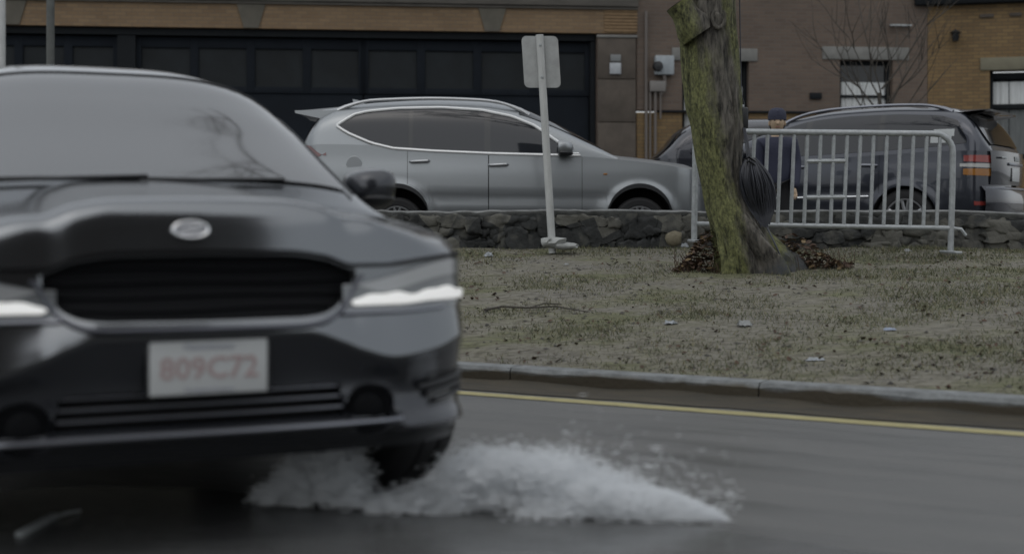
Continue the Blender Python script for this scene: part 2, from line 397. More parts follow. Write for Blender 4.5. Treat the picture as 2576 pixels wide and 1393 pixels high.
while c < 900:
    y = random.uniform(6, 13.8); x = random.uniform(-.4*y, .42*y+.3)
    if x < -3 or y < ykerb(x)+.03: continue
    s = random.uniform(.006, .022); p = Vector((x, y, bank_z(x, y)))
    vs = [p + Vector((random.uniform(.7, 1.3)*s*dx, random.uniform(.7, 1.3)*s*dy, random.uniform(.4, .8)*s*dz)) for dx, dy, dz in ((1,0,0),(-1,0,0),(0,1,0),(0,-1,0),(0,0,1),(0,0,-1))]
    b.add(vs, [(0,2,4),(2,1,4),(1,3,4),(3,0,4),(2,0,5),(1,2,5),(3,1,5),(0,3,5)]); c += 1
o = b.build('soil_crumbs', mat('soil_crumb', (.10,.095,.085), .9, c2=(.03,.028,.024), vscale=3), smooth=False, recalc=False); tag(o, 'clods and grit on the bare soil of the bank', 'grit', kind='stuff')

# litter, each its own thing
def litter(px, py, w, h, label, m=None, seed=0):
    rd = random.Random(seed)
    # find the point of the bank seen at that spot
    d = 7.0
    while d < 14.2:
        p = P(px, py, d)
        if p.z < bank_z(p.x, p.y): break
        d += .02
    b = MB(); n = 7; rows = []
    for i in range(n):
        rows.append([Vector(((j/(n-1)-.5)*w*(1+.25*rd.uniform(-1, 1)), (i/(n-1)-.5)*w*.6*(1+.3*rd.uniform(-1, 1)), .004 + h*rd.random()*(1 if 0 < i < n-1 and 0 < j < n-1 else .25))) for j in range(n)])
    b.grid(rows)
    o = b.build('paper_scrap', m or M['paper'], ang=60); o.location = (p.x, p.y, bank_z(p.x, p.y)); o.rotation_euler = (0, 0, rd.uniform(-.5, .5))
    return tag(o, label, 'litter', 'scraps of litter on the bank')
bluep = mat('pale_blue_litter', (.24,.28,.36), .6); grey = mat('grey_litter', (.27,.29,.31), .7)
litter(1228, 647, .10, .05, 'pale blue-grey scrap near the top of the bank, left of the signpost foot', grey, 1)
litter(1873, 823, .085, .045, 'bright white scrap in the middle of the bank below the tree', None, 2)
litter(2237, 832, .075, .02, 'small light blue scrap on the right of the bank', bluep, 3)
litter(2048, 908, .11, .02, 'whitish flat scrap near the kerb right of the middle', grey, 4)
litter(1686, 817, .085, .03, 'dull grey scrap in mid bank, straight below the space left of the tree', grey, 5)
litter(1424, 668, .05, .02, 'tiny pale scrap on bare soil just below the signpost', None, 6)
litter(2283, 634, .07, .03, 'white scrap at the foot of the wall under the barrier end', None, 7)
litter(1722, 604, .07, .05, 'crumpled pale scrap at the left edge of the leaves by the tree', grey, 8)
# thin dead branch lying on the bank
pts = []
for (x, y) in ((1220, 783), (1262, 775), (1330, 778), (1400, 774), (1440, 782), (1480, 788)):
    d = 7.0
    while d < 14:
        p = P(x, y, d)
        if p.z < bank_z(p.x, p.y) + .01: break
        d += .01
    pts.append(p + Vector((0, 0, .012)))
b = MB(); b.tube(pts, lambda i: .010 - .0012*i, 6)
b.tube([pts[2], pts[2] + Vector((.12, .06, .03)), pts[2] + Vector((.25, .10, .02))], .005, 5)
tag(b.build('dead_branch', M['twig']), 'thin dark dead branch lying across the bare soil of the bank', 'branch')

# ------------------------------------------------------------------ field-stone wall
def blob(b, c, s, seed, n=2, amp=.22, fr=1.6, flat=None):
    bm = bmesh.new(); bmesh.ops.create_icosphere(bm, subdivisions=n, radius=1)
    off = Vector((seed*3.7, seed*1.3, seed*2.1))
    for v in bm.verts:
        q = v.co.copy(); m = max(abs(q.x), abs(q.y), abs(q.z)); q = q*.45 + q/m*.5
        q *= 1 + amp*mnoise.noise(q*fr + off) + amp*.4*mnoise.noise(q*fr*3 + off)
        v.co = Vector((c[0] + q.x*s[0], c[1] + q.y*s[1], c[2] + q.z*s[2]))
        if flat is not None: v.co.y = max(v.co.y, flat + .02*mnoise.noise(Vector((v.co.x*6, v.co.z*6, seed))))
    b.bm(bm)
wall = empty('stone_wall', (0, WALLY+.2, .66), 0, 'low dark fieldstone wall with pale mortar top between bank and street', 'wall')
b = MB(); sd_ = 0
def wtop(x): return 1.115 + .018*nz((x*.7, 0, 0)) + .012*nz((x*2.2, 4, 0)) - .045*sst(x, 4.4, 5.6)
for r in range(3):
    x = -9.5 + random.uniform(-.2, 0)
    while x < 9:
        wd = random.uniform(.09, .40); hh = random.choice((.10, .13, .15, .17, .21))*random.uniform(.85, 1.2)
        z = .07 + r*.125 + random.uniform(-.045, .045); z = min(z, .40 - hh/2)
        sd_ += 1
        blob(b, (x + wd/2, -.11 + random.uniform(-.05, .035), z), (wd/2*1.12, .14*random.uniform(.8, 1.2), hh/2*1.12), sd_, 3, .5, 1.5, random.uniform(-.215, -.15))
        x += wd*.93
for k in range(90):
    sd_ += 1; s1_ = random.uniform(.03, .07)
    blob(b, (random.uniform(-3, 6), -.17 + random.uniform(-.03, .02), random.uniform(.06, .36)), (s1_*random.uniform(1, 1.8), .05, s1_), sd_, 2, .5, 1.6, -.19)
def stone_mat():
    m = mat('dark_field_stone', (.075,.077,.074), .8, bump=.6, bscale=22)
    t = m.node_tree; bs = t.nodes['Principled BSDF']; tc = t.nodes.new('ShaderNodeTexCoord')
    vo = t.nodes.new('ShaderNodeTexVoronoi'); vo.inputs['Scale'].default_value = 3.1; t.links.new(tc.outputs['Object'], vo.inputs['Vector'])
    n = t.nodes.new('ShaderNodeTexNoise'); n.inputs['Scale'].default_value = 9; n.inputs['Detail'].default_value = 6; t.links.new(tc.outputs['Object'], n.inputs['Vector'])
    sp = t.nodes.new('ShaderNodeSeparateColor'); t.links.new(vo.outputs['Color'], sp.inputs[0])
    ad = t.nodes.new('ShaderNodeMath'); ad.operation = 'MULTIPLY_ADD'; ad.inputs[1].default_value = .7; t.links.new(sp.outputs[0], ad.inputs[0]); t.links.new(n.outputs['Fac'], ad.inputs[2])
    cr = t.nodes.new('ShaderNodeValToRGB'); e = cr.color_ramp.elements; e[0].position = .4; e[0].color = (.013,.0145,.0145,1); e[1].position = 1.0; e[1].color = (.095,.093,.08,1)
    k = e.new(.72); k.color = (.028,.030,.0295,1)
    t.links.new(ad.outputs[0], cr.inputs[0]); t.links.new(cr.outputs[0], bs.inputs['Base Color'])
    return m
b.build('stones', stone_mat(), wall, ang=70)
b = MB(); rows = []
for x in np.arange(-9.6, 9.2, .06):
    t = wtop(x) - .66; n1 = .02*nz((x*3, 9, 0)); n2 = .014*nz((x*7, 3, 0))
    rows.append([Vector((x, .24, -.05)), Vector((x, .24 + n1, t - .01)), Vector((x, .12, t + n2)), Vector((x, -.06, t + n2*.6)), Vector((x, -.17 + n1, t - .018 + n2)), Vector((x, -.16 + n1, t - .05 + n2)), Vector((x, -.135 + n1, t - .07)), Vector((x, -.13 + n1, -.05))])
b.grid(rows)
b.build('mortar_core', mat('pale_mortar', (.21,.215,.21), .9, c2=(.055,.057,.055), vscale=6, bump=.5, bscale=25), wall, ang=60)
b = MB(); blob(b, (1.66, -.17, .16), (.09, .07, .085), 77)
b.build('pale_stone', mat('pale_tan_stone', (.18,.16,.11), .85, var=.3, vscale=10, bump=.4), wall, ang=70)

# ------------------------------------------------------------------ buildings beyond the street
FA = Vector((-9.63, 26.0, 0)); FE = Vector((.99445, .1052, 0)).normalized(); FN = Vector((FE.y, -FE.x, 0))   # FN points to the camera
def FP(px, py):
    kx = (px - CX)/FPX
    q = (FA.x - kx*FA.y)/(kx*FE.y - FE.x)
    d = FA.y + FE.y*q
    return q, HC - (py - HY)*d/FPX
FROT = math.atan2(FE.y, FE.x)
def fq(px): return FP(px, 0)[0]
def fz(px, py): return FP(px, py)[1]
# local frame of each facade: x = q, y = into the building, z = up
def fbox(b, px0, px1, z0, z1, y0, y1, bev=0):
    a, c = fq(px0), fq(px1)
    b.box(((a+c)/2, (y0+y1)/2, (z0+z1)/2), (abs(c-a), y1-y0, z1-z0), bev=bev)
gar = empty('garage_building', FA, FROT, 'long garage building with tan brick band over dark doors', 'building')
GZ = .79
zb = fz(800, 74); zt = fz(800, 14)
b = MB(); fbox(b, -900, 1600, zt + .42, 6.4, .06, .5); fbox(b, 1502, 1600, GZ, zb - .02, 0, .5)
b.build('wall', M['brown_brick'], gar)
b = MB(); fbox(b, -900, 1602, zb, zt, .0, .5); b.build('brick_band', M['tan_brick'], gar)
b = MB()
for k in range(7): fbox(b, 1520, 1603, zb + .03 + k*.0647, zb + .03 + k*.0647 + .05, -.018, .02, .004)
b.build('corner_bricks', mat('tan_corner_brick', (.19,.125,.066), .85, var=.15, vscale=9), gar)
b = MB(); fbox(b, -900, 1604, zt + .002, zt + .055, -.05, .5, .01); fbox(b, -900, 1604, zt + .06, zt + .418, -.09, .5, .01)
b.build('cornice', M['cornice'], gar)
for kx in (30, 632, 1238):
    b = MB(); c = fq(kx); wt, wb_ = .27, .14
    b.prism([Vector((c - wb_, -.03, zb + .004)), Vector((c + wb_, -.03, zb + .004)), Vector((c + wt, -.03, zt - .004)), Vector((c - wt, -.03, zt - .004))], (0, .1, 0))
    b.build('keystone', M['keystone'], gar, smooth=False)
# dark doors
zl = fz(900, 234)      # joint under the glazed row
b = MB(); fbox(b, -900, 1500, zb - .14, zb - .012, .10, .5); fbox(b, 292, 338, GZ, zb - .15, .12, .5); fbox(b, 1488, 1500, GZ, zb - .15, .12, .5); fbox(b, -120, -90, GZ, zb - .15, .12, .5)
b.build('door_frame', M['door_frame'], gar)
def garage_door(px0, px1, npan):
    b = MB()
    fbox(b, px0, px1, GZ, zl - .2 - .75, .26, .3); fbox(b, px0, px1, zl - .2 - .74, zl - .006, .26, .3)
    d = b.build('garage_door', M['door_paint'], gar)
    a, c = fq(px0), fq(px1); st = (c - a)/npan
    b = MB()
    for k in range(npan + 1):
        x = a + st*k; b.box((x, .26, (zl + zb - .15)/2), (.16, .06, zb - .15 - zl), bev=.006)
    b.box(((a+c)/2, .262, zl + .06), (c-a, .056, .12), bev=.006); b.box(((a+c)/2, .262, zb - .26), (c-a, .056, .2), bev=.006)
    b.build('glazing_frame', M['door_paint'], d)
    for k in range(npan):
        b = MB(); x = a + st*(k+.5); b.box((x, .285, (zl+zb-.15)/2), (st - .14, .01, zb - .15 - zl - .12)); b.build('pane', M['door_glass'], d)
    b = MB()
    for k in range(npan):
        x = a + st*(k+.5); b.box((x, .255, (GZ + zl - .2)/2 - .2), (st*.8, .012, 1.0), bev=.005)
    b.build('panel', M['door_paint'], d)
garage_door(340, 912, 4); garage_door(916, 1486, 4); garage_door(-88, 290, 3)
b = MB(); fbox(b, -900, 1500, GZ, zb, .55, .7); b.build('dark_interior', M['black_void'], gar)
# right pier in brown stone slabs with keypad
b = MB(); zj = [fz(1550, y) for y in (96, 200, 308, 470)]
for k in range(3): fbox(b, 1503, 1598, zj[k+1] + .008, zj[k] - .008, -.05, .0, .006)
b.build('stone_slab', M['brown_stone'], gar)
b = MB(); fbox(b, 1500, 1602, zj[0], zj[0] + .05, -.07, .0, .008); b.build('pier_cap', M['lintel'], gar)
b = MB(); fbox(b, 1532, 1560, fz(1545, 188), fz(1545, 160), -.11, -.05, .01); b.build('keypad_box', mat('keypad_white', (.34,.36,.38), .5, var=.15, vscale=14), gar)
b = MB(); fbox(b, 1534, 1560, fz(1545, 156), fz(1545, 139), -.085, -.05, .006); b.build('door_notice', mat('notice_grey', (.17,.18,.18), .7), gar)

bb = empty('brick_house', FA, FROT, 'brown brick house with grey stone lintels behind the tree', 'building')
b = MB()
# wall pieces around the openings
zH = 7.0
WINS = [(1716, 1884, 154, 330), (2113, 2246, 152, 330)]
xs_ = [1602]; 
def wall_with_holes(b, x0, x1, z0, z1, holes, y0=0.0, y1=.4):
    cur = x0
    for (a, c, yt, yb) in holes:
        fbox(b, cur, a, z0, z1, y0, y1)
        fbox(b, a, c, fz((a+c)/2, yt), z1, y0, y1)
        fbox(b, a, c, z0, fz((a+c)/2, yb), y0, y1); cur = c
    fbox(b, cur, x1, z0, z1, y0, y1)
zbase = fz(1700, 284)
wall_with_holes(b, 1602, 2332, zbase + .05, zH, [(a, c, t, 282) for a, c, t, q in WINS])
b.build('wall', M['brown_brick'], bb)
b = MB(); wall_with_holes(b, 1602, 2332, GZ - .1, zbase, [(a, c, 284, q) for a, c, t, q in WINS]); b.build('base_wall', M['tan_brick2'], bb)
b = MB(); fbox(b, 1660, 2332, zbase + .002, zbase + .048, -.06, .3, .008); b.build('base_ledge', M['door_frame'], bb)
def window(parent, px0, px1, ytop, ybot, ycur, lint=True, lx0=None, lx1=None, ly=None, fn=None):
    z1, z0 = fz((px0+px1)/2, ytop), fz((px0+px1)/2, ybot); zc = fz((px0+px1)/2, ycur)
    a, c = fq(px0), fq(px1)
    b = MB()
    for x in (a+.04, c-.04): b.box((x, .2, (z0+z1)/2), (.08, .1, z1-z0), bev=.01)
    for z in (z0+.04, z1-.04): b.box(((a+c)/2, .2, z), (c-a-.16, .1, .08), bev=.01)
    b.box(((a+c)/2, .19, (z0+z1)/2), (c-a-.16, .07, .05), bev=.008)
    f = b.build('window', M['door_frame'], parent)
    b = MB(); b.box(((a+c)/2, .225, (z0+z1)/2), (c-a-.1, .008, z1-z0-.1)); b.build('pane', mat('window_pane', (.02,.022,.024), .06), f)
    # gathered curtain hanging in the lower part, outside face just before the pane's dark
    b = MB(); rows = []
    n = 60
    for zz in (z0 + .06, zc):
        rows.append([Vector((a + .07 + (c-a-.14)*i/n, .205 + .012*math.sin(i*1.3) + .006*math.sin(i*.47), zz)) for i in range(n+1)])
    b.grid(rows); b.build('curtain', M['curtain'], f)
    if lint:
        b = MB(); fbox(b, lx0, lx1, fz((px0+px1)/2, ly[1]), fz((px0+px1)/2, ly[0]), -.03, .2, .012); b.build('lintel', M['lintel'], parent)
    b = MB(); fbox(b, px0 - 12, px1 + 12, z0 - .14, z0 - .005, -.06, .2, .01); b.build('sill', M['lintel'], parent)
    return f
window(bb, 1716, 1884, 154, 330, 215, True, 1690, 1905, (122, 154))
window(bb, 2113, 2246, 152, 330, 205, True, 2068, 2286, (119, 151))
# downpipe, meter and conduits
mt = MB(); fbox(mt, 1645, 1692, fz(1668, 190), fz(1668, 142), -.16, -.002, .02); mo = mt.build('meter_box', mat('meter_grey', (.28,.31,.33), .5, var=.15, vscale=7), bb)
b = MB(); c = fq(1650); zz = fz(1650, 170); b.lathe([(0, -.07), (.085, -.06), (.10, -.02), (.10, .06)], 24, Matrix.Translation((c, -.2, zz))); b.build('meter_dial', M['black_plastic'], mo)
b = MB()
for px, y0, y1, r in ((1624, 30, 430, .03), (1634, 215, 430, .022), (1647, 222, 430, .03), (1660, 215, 300, .02)):
    c = fq(px); b.tube([Vector((c, -.06, fz(px, y0))), Vector((c, -.06, fz(px, y1)))], r, 8)
b.tube([Vector((fq(1660), -.06, fz(1660, 240))), Vector((fq(1672), -.08, fz(1672, 215))), Vector((fq(1668), -.1, fz(1668, 190)))], .035, 8)
b.build('conduit_pipe', mat('conduit_grey', (.12,.105,.095), .6), bb)
b = MB(); fbox(b, 1632, 1672, fz(1650, 232), fz(1650, 205), -.13, -.01, .02); b.build('junction_box', mat('junction_grey', (.17,.16,.15), .6), bb)
b = MB(); fbox(b, 2236, 2290, fz(2260, 68), fz(2260, 63.5), -.10, -.02, .01); b.build('wall_bracket', M['galv'], bb)
b = MB(); fbox(b, 2036, 2066, fz(2050, 250), fz(2050, 234), -.05, -.005, .01); b.build('vent', M['door_frame'], bb)

# tan brick house at the right: its front swings slightly towards the street
TA = Vector((FA.x + FE.x*fq(2333), FA.y + FE.y*fq(2333), 0)); tang = R(-14)
TE = Vector((math.cos(tang), math.sin(tang), 0))
tb = empty('tan_brick_house', TA, tang, 'tan yellow brick house at the far right with curtained window', 'building')
def tq(px):
    kx = (px - CX)/FPX; return (TA.x - kx*TA.y)/(kx*TE.y - TE.x)
def tz(px, py):
    q = tq(px); return HC - (py - HY)*(TA.y + TE.y*q)/FPX
def tbox(b, px0, px1, z0, z1, y0, y1, bev=0):
    a, c = tq(px0), tq(px1); b.box(((a+c)/2, (y0+y1)/2, (z0+z1)/2), (abs(c-a), y1-y0, z1-z0), bev=bev)
zT = tz(2450, 12)
b = MB(); zw1, zw0 = tz(2545, 176), tz(2545, 400)
tbox(b, 2334, 2490, GZ - .1, zT, 0, .4); tbox(b, 2490, 2740, zw1, zT, 0, .4); tbox(b, 2490, 2740, GZ-.1, zw0, 0, .4); tbox(b, 2740, 3300, GZ - .1, zT, 0, .4)
b.build('wall', M['tan_brick2'], tb)
b = MB(); b.box((-.2, .2, 5), (.4, .4, 10)); b.build('corner_pier', M['brown_brick'], tb)
b = MB(); tbox(b, 2300, 3300, zT + .003, zT + .35, -.18, .4, .02); b.build('cornice', M['door_frame'], tb)
b = MB(); tbox(b, 2320, 3300, zT + .36, 6.6, -.0, .4, .0); b.build('upper_wall', M['brown_brick'], tb)
b = MB(); tbox(b, 2466, 2760, zw1, tz(2545, 144), -.03, .2, .01); b.build('lintel', mat('buff_lintel', (.165,.155,.11), .85, var=.15, vscale=4), tb)
b = MB(); tbox(b, 2465, 2500, tz(2480, 45), tz(2480, 36), -.03, 0, .005); b.build('air_brick', M['brown_stone'], tb)
b = MB(); tbox(b, 2540, 2570, tz(2550, 42), tz(2550, 33), -.03, 0, .005); b.build('air_brick', M['brown_stone'], tb)
a, c = tq(2490), tq(2740); b = MB(); zm = tz(2530, 267)
for x in (a+.04, c-.04): b.box((x, .2, (zw0+zw1)/2), (.08, .1, zw1-zw0), bev=.01)
for z in (zw0+.04, zw1-.1): b.box(((a+c)/2, .2, z), (c-a-.16, .1, .12), bev=.01)
b.box(((a+c)/2, .19, zm), (c-a-.16, .09, .1), bev=.01)
f = b.build('window', M['door_frame'], tb)
b = MB(); b.box(((a+c)/2, .24, (zw0+zw1)/2), (c-a-.1, .008, zw1-zw0-.1)); b.build('pane', M['dark_glass'], f)
for (z0, z1, m_) in ((zm+.05, tz(2530, 204), M['curtain']), (zw0+.1, zm-.06, mat('dim_curtain', (.13,.14,.14), .9, var=.15, vscale=8, stretch=(3,1,.3)))):
    b = MB(); n = 90
    b.grid([[Vector((a+.08+(c-a-.16)*i/n, .222 + .012*math.sin(i*1.25) + .006*math.sin(i*.5), zz)) for i in range(n+1)] for zz in (z0, z1)]); b.build('curtain', m_, f)
# lantern on the tan house
lt = empty('wall_lantern', (TA.x + TE.x*tq(2402), TA.y + TE.y*tq(2402) - .0, tz(2402, 92)), tang, 'small dark wall lantern on the tan brick house', 'lantern')
b = MB(); b.box((0, -.03, 0), (.10, .05, .22), bev=.015); b.tube([(0, -.05, .08), (0, -.14, .12), (0, -.2, .08)], .016, 8); b.build('bracket', M['black_plastic'], lt)
b = MB(); Mx = Matrix.Translation((0, -.2, 0)) @ Matrix.Rotation(R(90), 4, 'X'); b.lathe([(0, .12), (.03, .10), (.12, .05), (.10, .04), (.10, .035)], 12, Mx); b.build('lamp_cap', M['black_plastic'], lt)
b = MB(); b.lathe([(.085, .035), (.06, -.12), (0, -.13)], 8, Mx); b.build('lamp_glass', M['dark_glass'], lt)

# poles far left
for px, d, r, m_, lab, zt_ in ((2, 21.5, .072, M['post'], 'pale grey pole at the left edge of the picture', 7.0), (127, 21.0, .06, mat('green_grey_post', (.075,.08,.075), .6, var=.2), 'dark green-grey pole before the garage doors', 4.75)):
    p = P(px, HY, d); o = empty('street_pole', (p.x, d, .66), 0, lab, 'pole')
    b = MB(); b.tube([(0, 0, 0), (0, 0, zt_ - .66)], r, 16); b.build('shaft', m_, o)
    b = MB(); b.lathe([(0, .06), (r*1.9, .05), (r*2, .0)], 16, Matrix.Rotation(R(90), 4, 'X')); b.build('base_collar', m_, o)
    b = MB(); b.lathe([(0, .05), (r*.9, .03), (r*1.15, 0), (r*1.15, -.06)], 16, Matrix.Translation((0, 0, zt_-.66)) @ Matrix.Rotation(R(90), 4, 'X')); b.build('cap', m_, o)
# ------------------------------------------------------------------ cars
SEC = pch([(0.15, .90), (0.3, .955), (0.5, .99), (0.68, 1.0), (0.86, .995), (1.05, .972), (1.3, .955)])
class Car:
    def __init__(s, root, p):
        s.r = root; s.p = p; s.L = p['L']; s.W = p['W']
        s.belt = pch(p['top']); s.T = pch(p['roof']); s.tum = p.get('tum', .24); s.n = p.get('n', 4.0)
    def pos(s, d, u, w): return Vector((s.L/2 - d, u, w))
    def H(s, d):
        p = s.p; f = 1.0
        if d < p['na']: f = min(f, max(0, 1 - (1 - d/p['na'])**p.get('nn', 2.4))**(1/p.get('nm', 2.2)))
        e = s.L - d
        if e < p['ta']: f = min(f, max(0, 1 - (1 - max(e, 0)/p['ta'])**2.4)**(1/2.2))
        return s.W/2*f*(1 - .018*((d - s.L/2)/(s.L/2))**2)
    def U(s, d, w): return s.H(d)*SEC(w)
    def wbot(s, d):
        p = s.p; z = p.get('sill', .25) + .06*sst(abs(d - s.L/2), s.L*.36, s.L*.5)
        for c in (p['fa'], p['ra']):
            q = p['ar']**2 - (d - c)**2
            if q > 0: z = max(z, p['tr'] + math.sqrt(q))
        return z
    def ug(s, d, w):
        bt = s.belt(d); h = max(s.T(d) - bt, 1e-3); k = min(max((w - bt)/h, 0), 1)
        return s.hb(d)*(1 - k**s.n)**(1/s.n)*(1 - s.tum*(w - bt))
    def hb(s, d): return s.U(d, s.belt(d)) - .012
    def cols(s, d0, d1, extra=()):
        xs = list(np.linspace(d0, d1, 70)) + [x for x in extra if d0 <= x <= d1]
        for c in (s.p['fa'], s.p['ra']):
            xs += [c + s.p['ar']*math.sin(R(a)) for a in range(-90, 91, 9) if d0 <= c + s.p['ar']*math.sin(R(a)) <= d1]
        for k in range(14):
            for e in (s.p['na']*(k/14)**2, s.L - s.p['ta']*(k/14)**2):
                if d0 <= e <= d1: xs.append(e)
        xs = sorted(xs); o = [xs[0]]
        for x in xs[1:]:
            if x - o[-1] > .004: o.append(x)
        return o
    def shell(s, d0=0.0, hood=True, flare=None):
        p = s.p; b = MB(); NR = 16; doors = p.get('doors', [])
        ex = [x for a, c in doors for x in (a, c)]
        xs = s.cols(d0, s.L, ex)
        def P_(d, j, sg, off=0):
            wb = s.wbot(d); wt = s.belt(d); w = wb + (wt - wb)*j/NR
            u = s.U(d, w) + off
            for c in (p['fa'], p['ra']):     # wheel-arch flare
                rr = math.hypot(d - c, w - p['tr'])
                u += .022*sst(1 - (rr - p['ar'])/.11, 0, 1)*(1 if rr >= p['ar']-.01 else 0)
            u -= .012*math.exp(-((w - p.get('crease', .62))/.05)**2)*sst(d, .7, 1.3)*sst(s.L - d, .7, 1.3)
            return s.pos(d, sg*u, w)
        s.P_ = P_
        JD = 2
        def indoor(i): 
            m = (xs[i] + xs[i+1])/2
            return any(a < m < c for a, c in doors)
        for sg in (-1, 1):
            b.grid([[P_(d, j, sg) for j in range(NR+1)] for d in xs], skip=lambda i, j: j >= JD and indoor(i))
        # lower edges closed inwards and floor
        b.grid([[s.pos(d, f*(s.U(d, s.wbot(d))), s.wbot(d) if abs(f) == 1 else s.p.get('sill', .25)+.02) for f in (-1, -.9, .9, 1)] for d in xs if not any(abs(d-c) < p['ar'] for c in (p['fa'], p['ra']))])
        if hood:
            hx = [d for d in xs if d <= p['cowl'] + .12]
            cr = p.get('crown', .05)
            b.grid([[s.pos(d, f*s.U(d, s.belt(d)), s.belt(d) + cr*min(1, d/.35)*(1 - abs(f)**2.6)) for f in np.linspace(-1, 1, 25)] for d in hx])
        # tail top behind the cabin
        tx = [d for d in xs if d >= p['cab1'] - .05]
        b.grid([[s.pos(d, f*s.U(d, s.belt(d)), s.belt(d) + .01*(1 - f*f)) for f in np.linspace(-1, 1, 13)] for d in tx])
        s.body = b.build('body', p['paint'], s.r, weld=True, ang=42)
        # doors with shut-lines
        s.doors = []
        for a, c in doors:
            for sg in p.get('door_sides', (-1, 1)):
                b = MB(); dx = [d for d in xs if a + .004 < d < c - .004]; dx = [a + .005] + dx + [c - .005]
                b.grid([[P_(d, j + (.06 if j == JD else 0), sg, .001) for j in range(JD, NR+1)] for d in dx])
                s.doors.append((b.build('door', p['paint'], s.r, ang=42), a, c, sg))
        for sg in (-1, 1):
            b = MB(); b.grid([[s.pos(d, sg*(s.U(d, w) - .03), w) for w in np.linspace(s.wbot(d)+.02, s.belt(d)-.02, 5)] for d in xs if d > 1.2 and d < s.L - .5])
            b.build('door_gap', M['black_void'], s.r)
        # cabin shell
        b = MB(); cx = sorted(set([p['cab0'] + (p['cab1']-p['cab0'])*k/80 for k in range(81)] + [p['cab1'] - .3*(k/16)**1.5 for k in range(1, 16)] + [p['cab0']+.35*(k/10) for k in range(1, 10)]))
        rows = []
        for d in cx:
            row = []; bt = s.belt(d); h = max(s.T(d) - bt, .002)
            for k in range(41):
                a = math.pi*k/40; ca, sa = math.cos(a), math.sin(a)
                w = bt + h*abs(sa)**(2/s.n)
                u = math.copysign(abs(ca)**(2/s.n), ca)*s.hb(d)*(1 - s.tum*(w - bt))
                row.append(s.pos(d, u, w))
            rows.append(row)
        b.grid(rows); s.cabin = b.build('cabin', p['paint'], s.r, ang=50)
    def top(s, d, f, off=.006):
        # point on the roof / glass surface at lateral fraction f
        bt = s.belt(d); h = max(s.T(d) - bt, .002)
        k = (1 - abs(f)**s.n)**(1/s.n); w = bt + h*k
        return s.pos(d - off*.6, f*s.hb(d)*(1 - s.tum*(w - bt)), w + off)
    def side_patch(s, name, lo, up, m, sg, off=.006, parent=None, n=40):
        fl, fu = lin(lo), lin(up); a, c = max(lo[0][0], up[0][0]), min(lo[-1][0], up[-1][0])
        rows = []
        for i in range(n+1):
            d = a + (c-a)*i/n; w0, w1 = fl(d), max(fu(d), fl(d)+.001)
            rows.append([s.pos(d, sg*(s.ug(d, w) + off), w) for w in np.linspace(w0, w1, 9)])
        b = MB(); b.grid(rows); b.grid([[rows[0][0]+Vector((0,-sg*off,0)), rows[0][0]], [rows[-1][0]+Vector((0,-sg*off,0)), rows[-1][0]]])
        return b.build(name, m, parent or s.r)
    def wheel(s, d, sg, R0, steer=0, spokes=5, tw=.225, cover=False):
        o = empty('wheel', s.pos(d, sg*(s.W/2 - tw/2 - .02), R0)); o.parent = s.r; o.rotation_euler = (0, 0, steer)
        b = MB(); h = tw/2; rr = R0*.66
        b.lathe([(rr, -h*.8), (rr+.015, -h*.97), (R0*.88, -h*1.03), (R0*.96, -h*.9), (R0, -h*.7), (R0, -h*.36), (R0-.009, -h*.33), (R0-.009, -h*.28), (R0, -h*.25), (R0, h*.25), (R0-.009, h*.28), (R0-.009, h*.33), (R0, h*.36), (R0, h*.7), (R0*.96, h*.9), (R0*.88, h*1.03), (rr+.015, h*.97), (rr, h*.8)], 56)
        b.build('tyre', M['rubber'], o)
        b = MB(); y = sg*h*.72
        b.lathe([(rr+.004, -h*.8), (rr-.012, -h*.8), (rr-.03, 0), (rr-.012, sg*h*.86), (rr+.006, sg*h*.92)], 48)
        b.lathe([(0, y), (.075, y), (.08, y - sg*.03), (.08, y-sg*.07)], 24)
        for k in range(spokes):
            q = 2*math.pi*k/spokes + .3
            for e in (-.11, .11):
                a0 = Vector((.06*math.cos(q+e), y-sg*.015, .06*math.sin(q+e))); a1 = Vector(((rr-.01)*math.cos(q+e*1.6), y - sg*.0, (rr-.01)*math.sin(q+e*1.6)))
                b.tube([a0, a1], .019 if spokes < 8 else .013, 6)
        b.build('rim', M['alloy'], o)
        b = MB(); b.lathe([(0, y - sg*.10), (rr - .02, y - sg*.10)], 32); b.build('brake_disc', M['black_plastic'], o)
        return o
    def wells(s):
        p = s.p
        for c in (p['fa'], p['ra']):
            for sg in (-1, 1):
                rows = []; b = MB()
                for a in range(-100, 101, 10):
                    dd, ww = c + (p['ar']-.004)*math.sin(R(a)), p['tr'] + (p['ar']-.004)*math.cos(R(a))
                    rows.append([s.pos(dd, sg*u, ww) for u in (.45, s.U(c, .7) - .004)])
                b.grid(rows)
                b.add([r[0] for r in rows], [tuple(range(len(rows)))])
                b.build('wheel_well', M['black_void'], s.r)
    def mirror(s, d, w, sg, m, sc_=1.0, lower=None):
        bm = bmesh.new(); bmesh.ops.create_icosphere(bm, subdivisions=3, radius=1)
        for v in bm.verts:
            q = v.co; mx = max(abs(q.x), abs(q.y), abs(q.z)); q = q*.6 + q/mx*.32
            if q.x < -.25: q.x = -.25
            v.co = Vector((q.x*.15*sc_, q.y*.125*sc_, (q.z - .12*q.y*sg*-1)*.088*sc_))
        y0 = s.hb(d); b = MB(); b.bm(bm, Matrix.Translation(s.pos(d, sg*(y0 + .14*sc_), w)))
        b.tube([s.pos(d - .03, sg*(y0 - .02), w - .09), s.pos(d, sg*(y0 + .06), w - .05)], .028, 8)
        o = b.build('door_mirror', m, s.r)
        bm = bmesh.new(); bmesh.ops.create_uvsphere(bm, u_segments=20, v_segments=10, radius=1)
        for v in bm.verts: v.co = Vector((max(v.co.x, -.2)*.128*sc_, v.co.y*.116*sc_, v.co.z*.05*sc_))
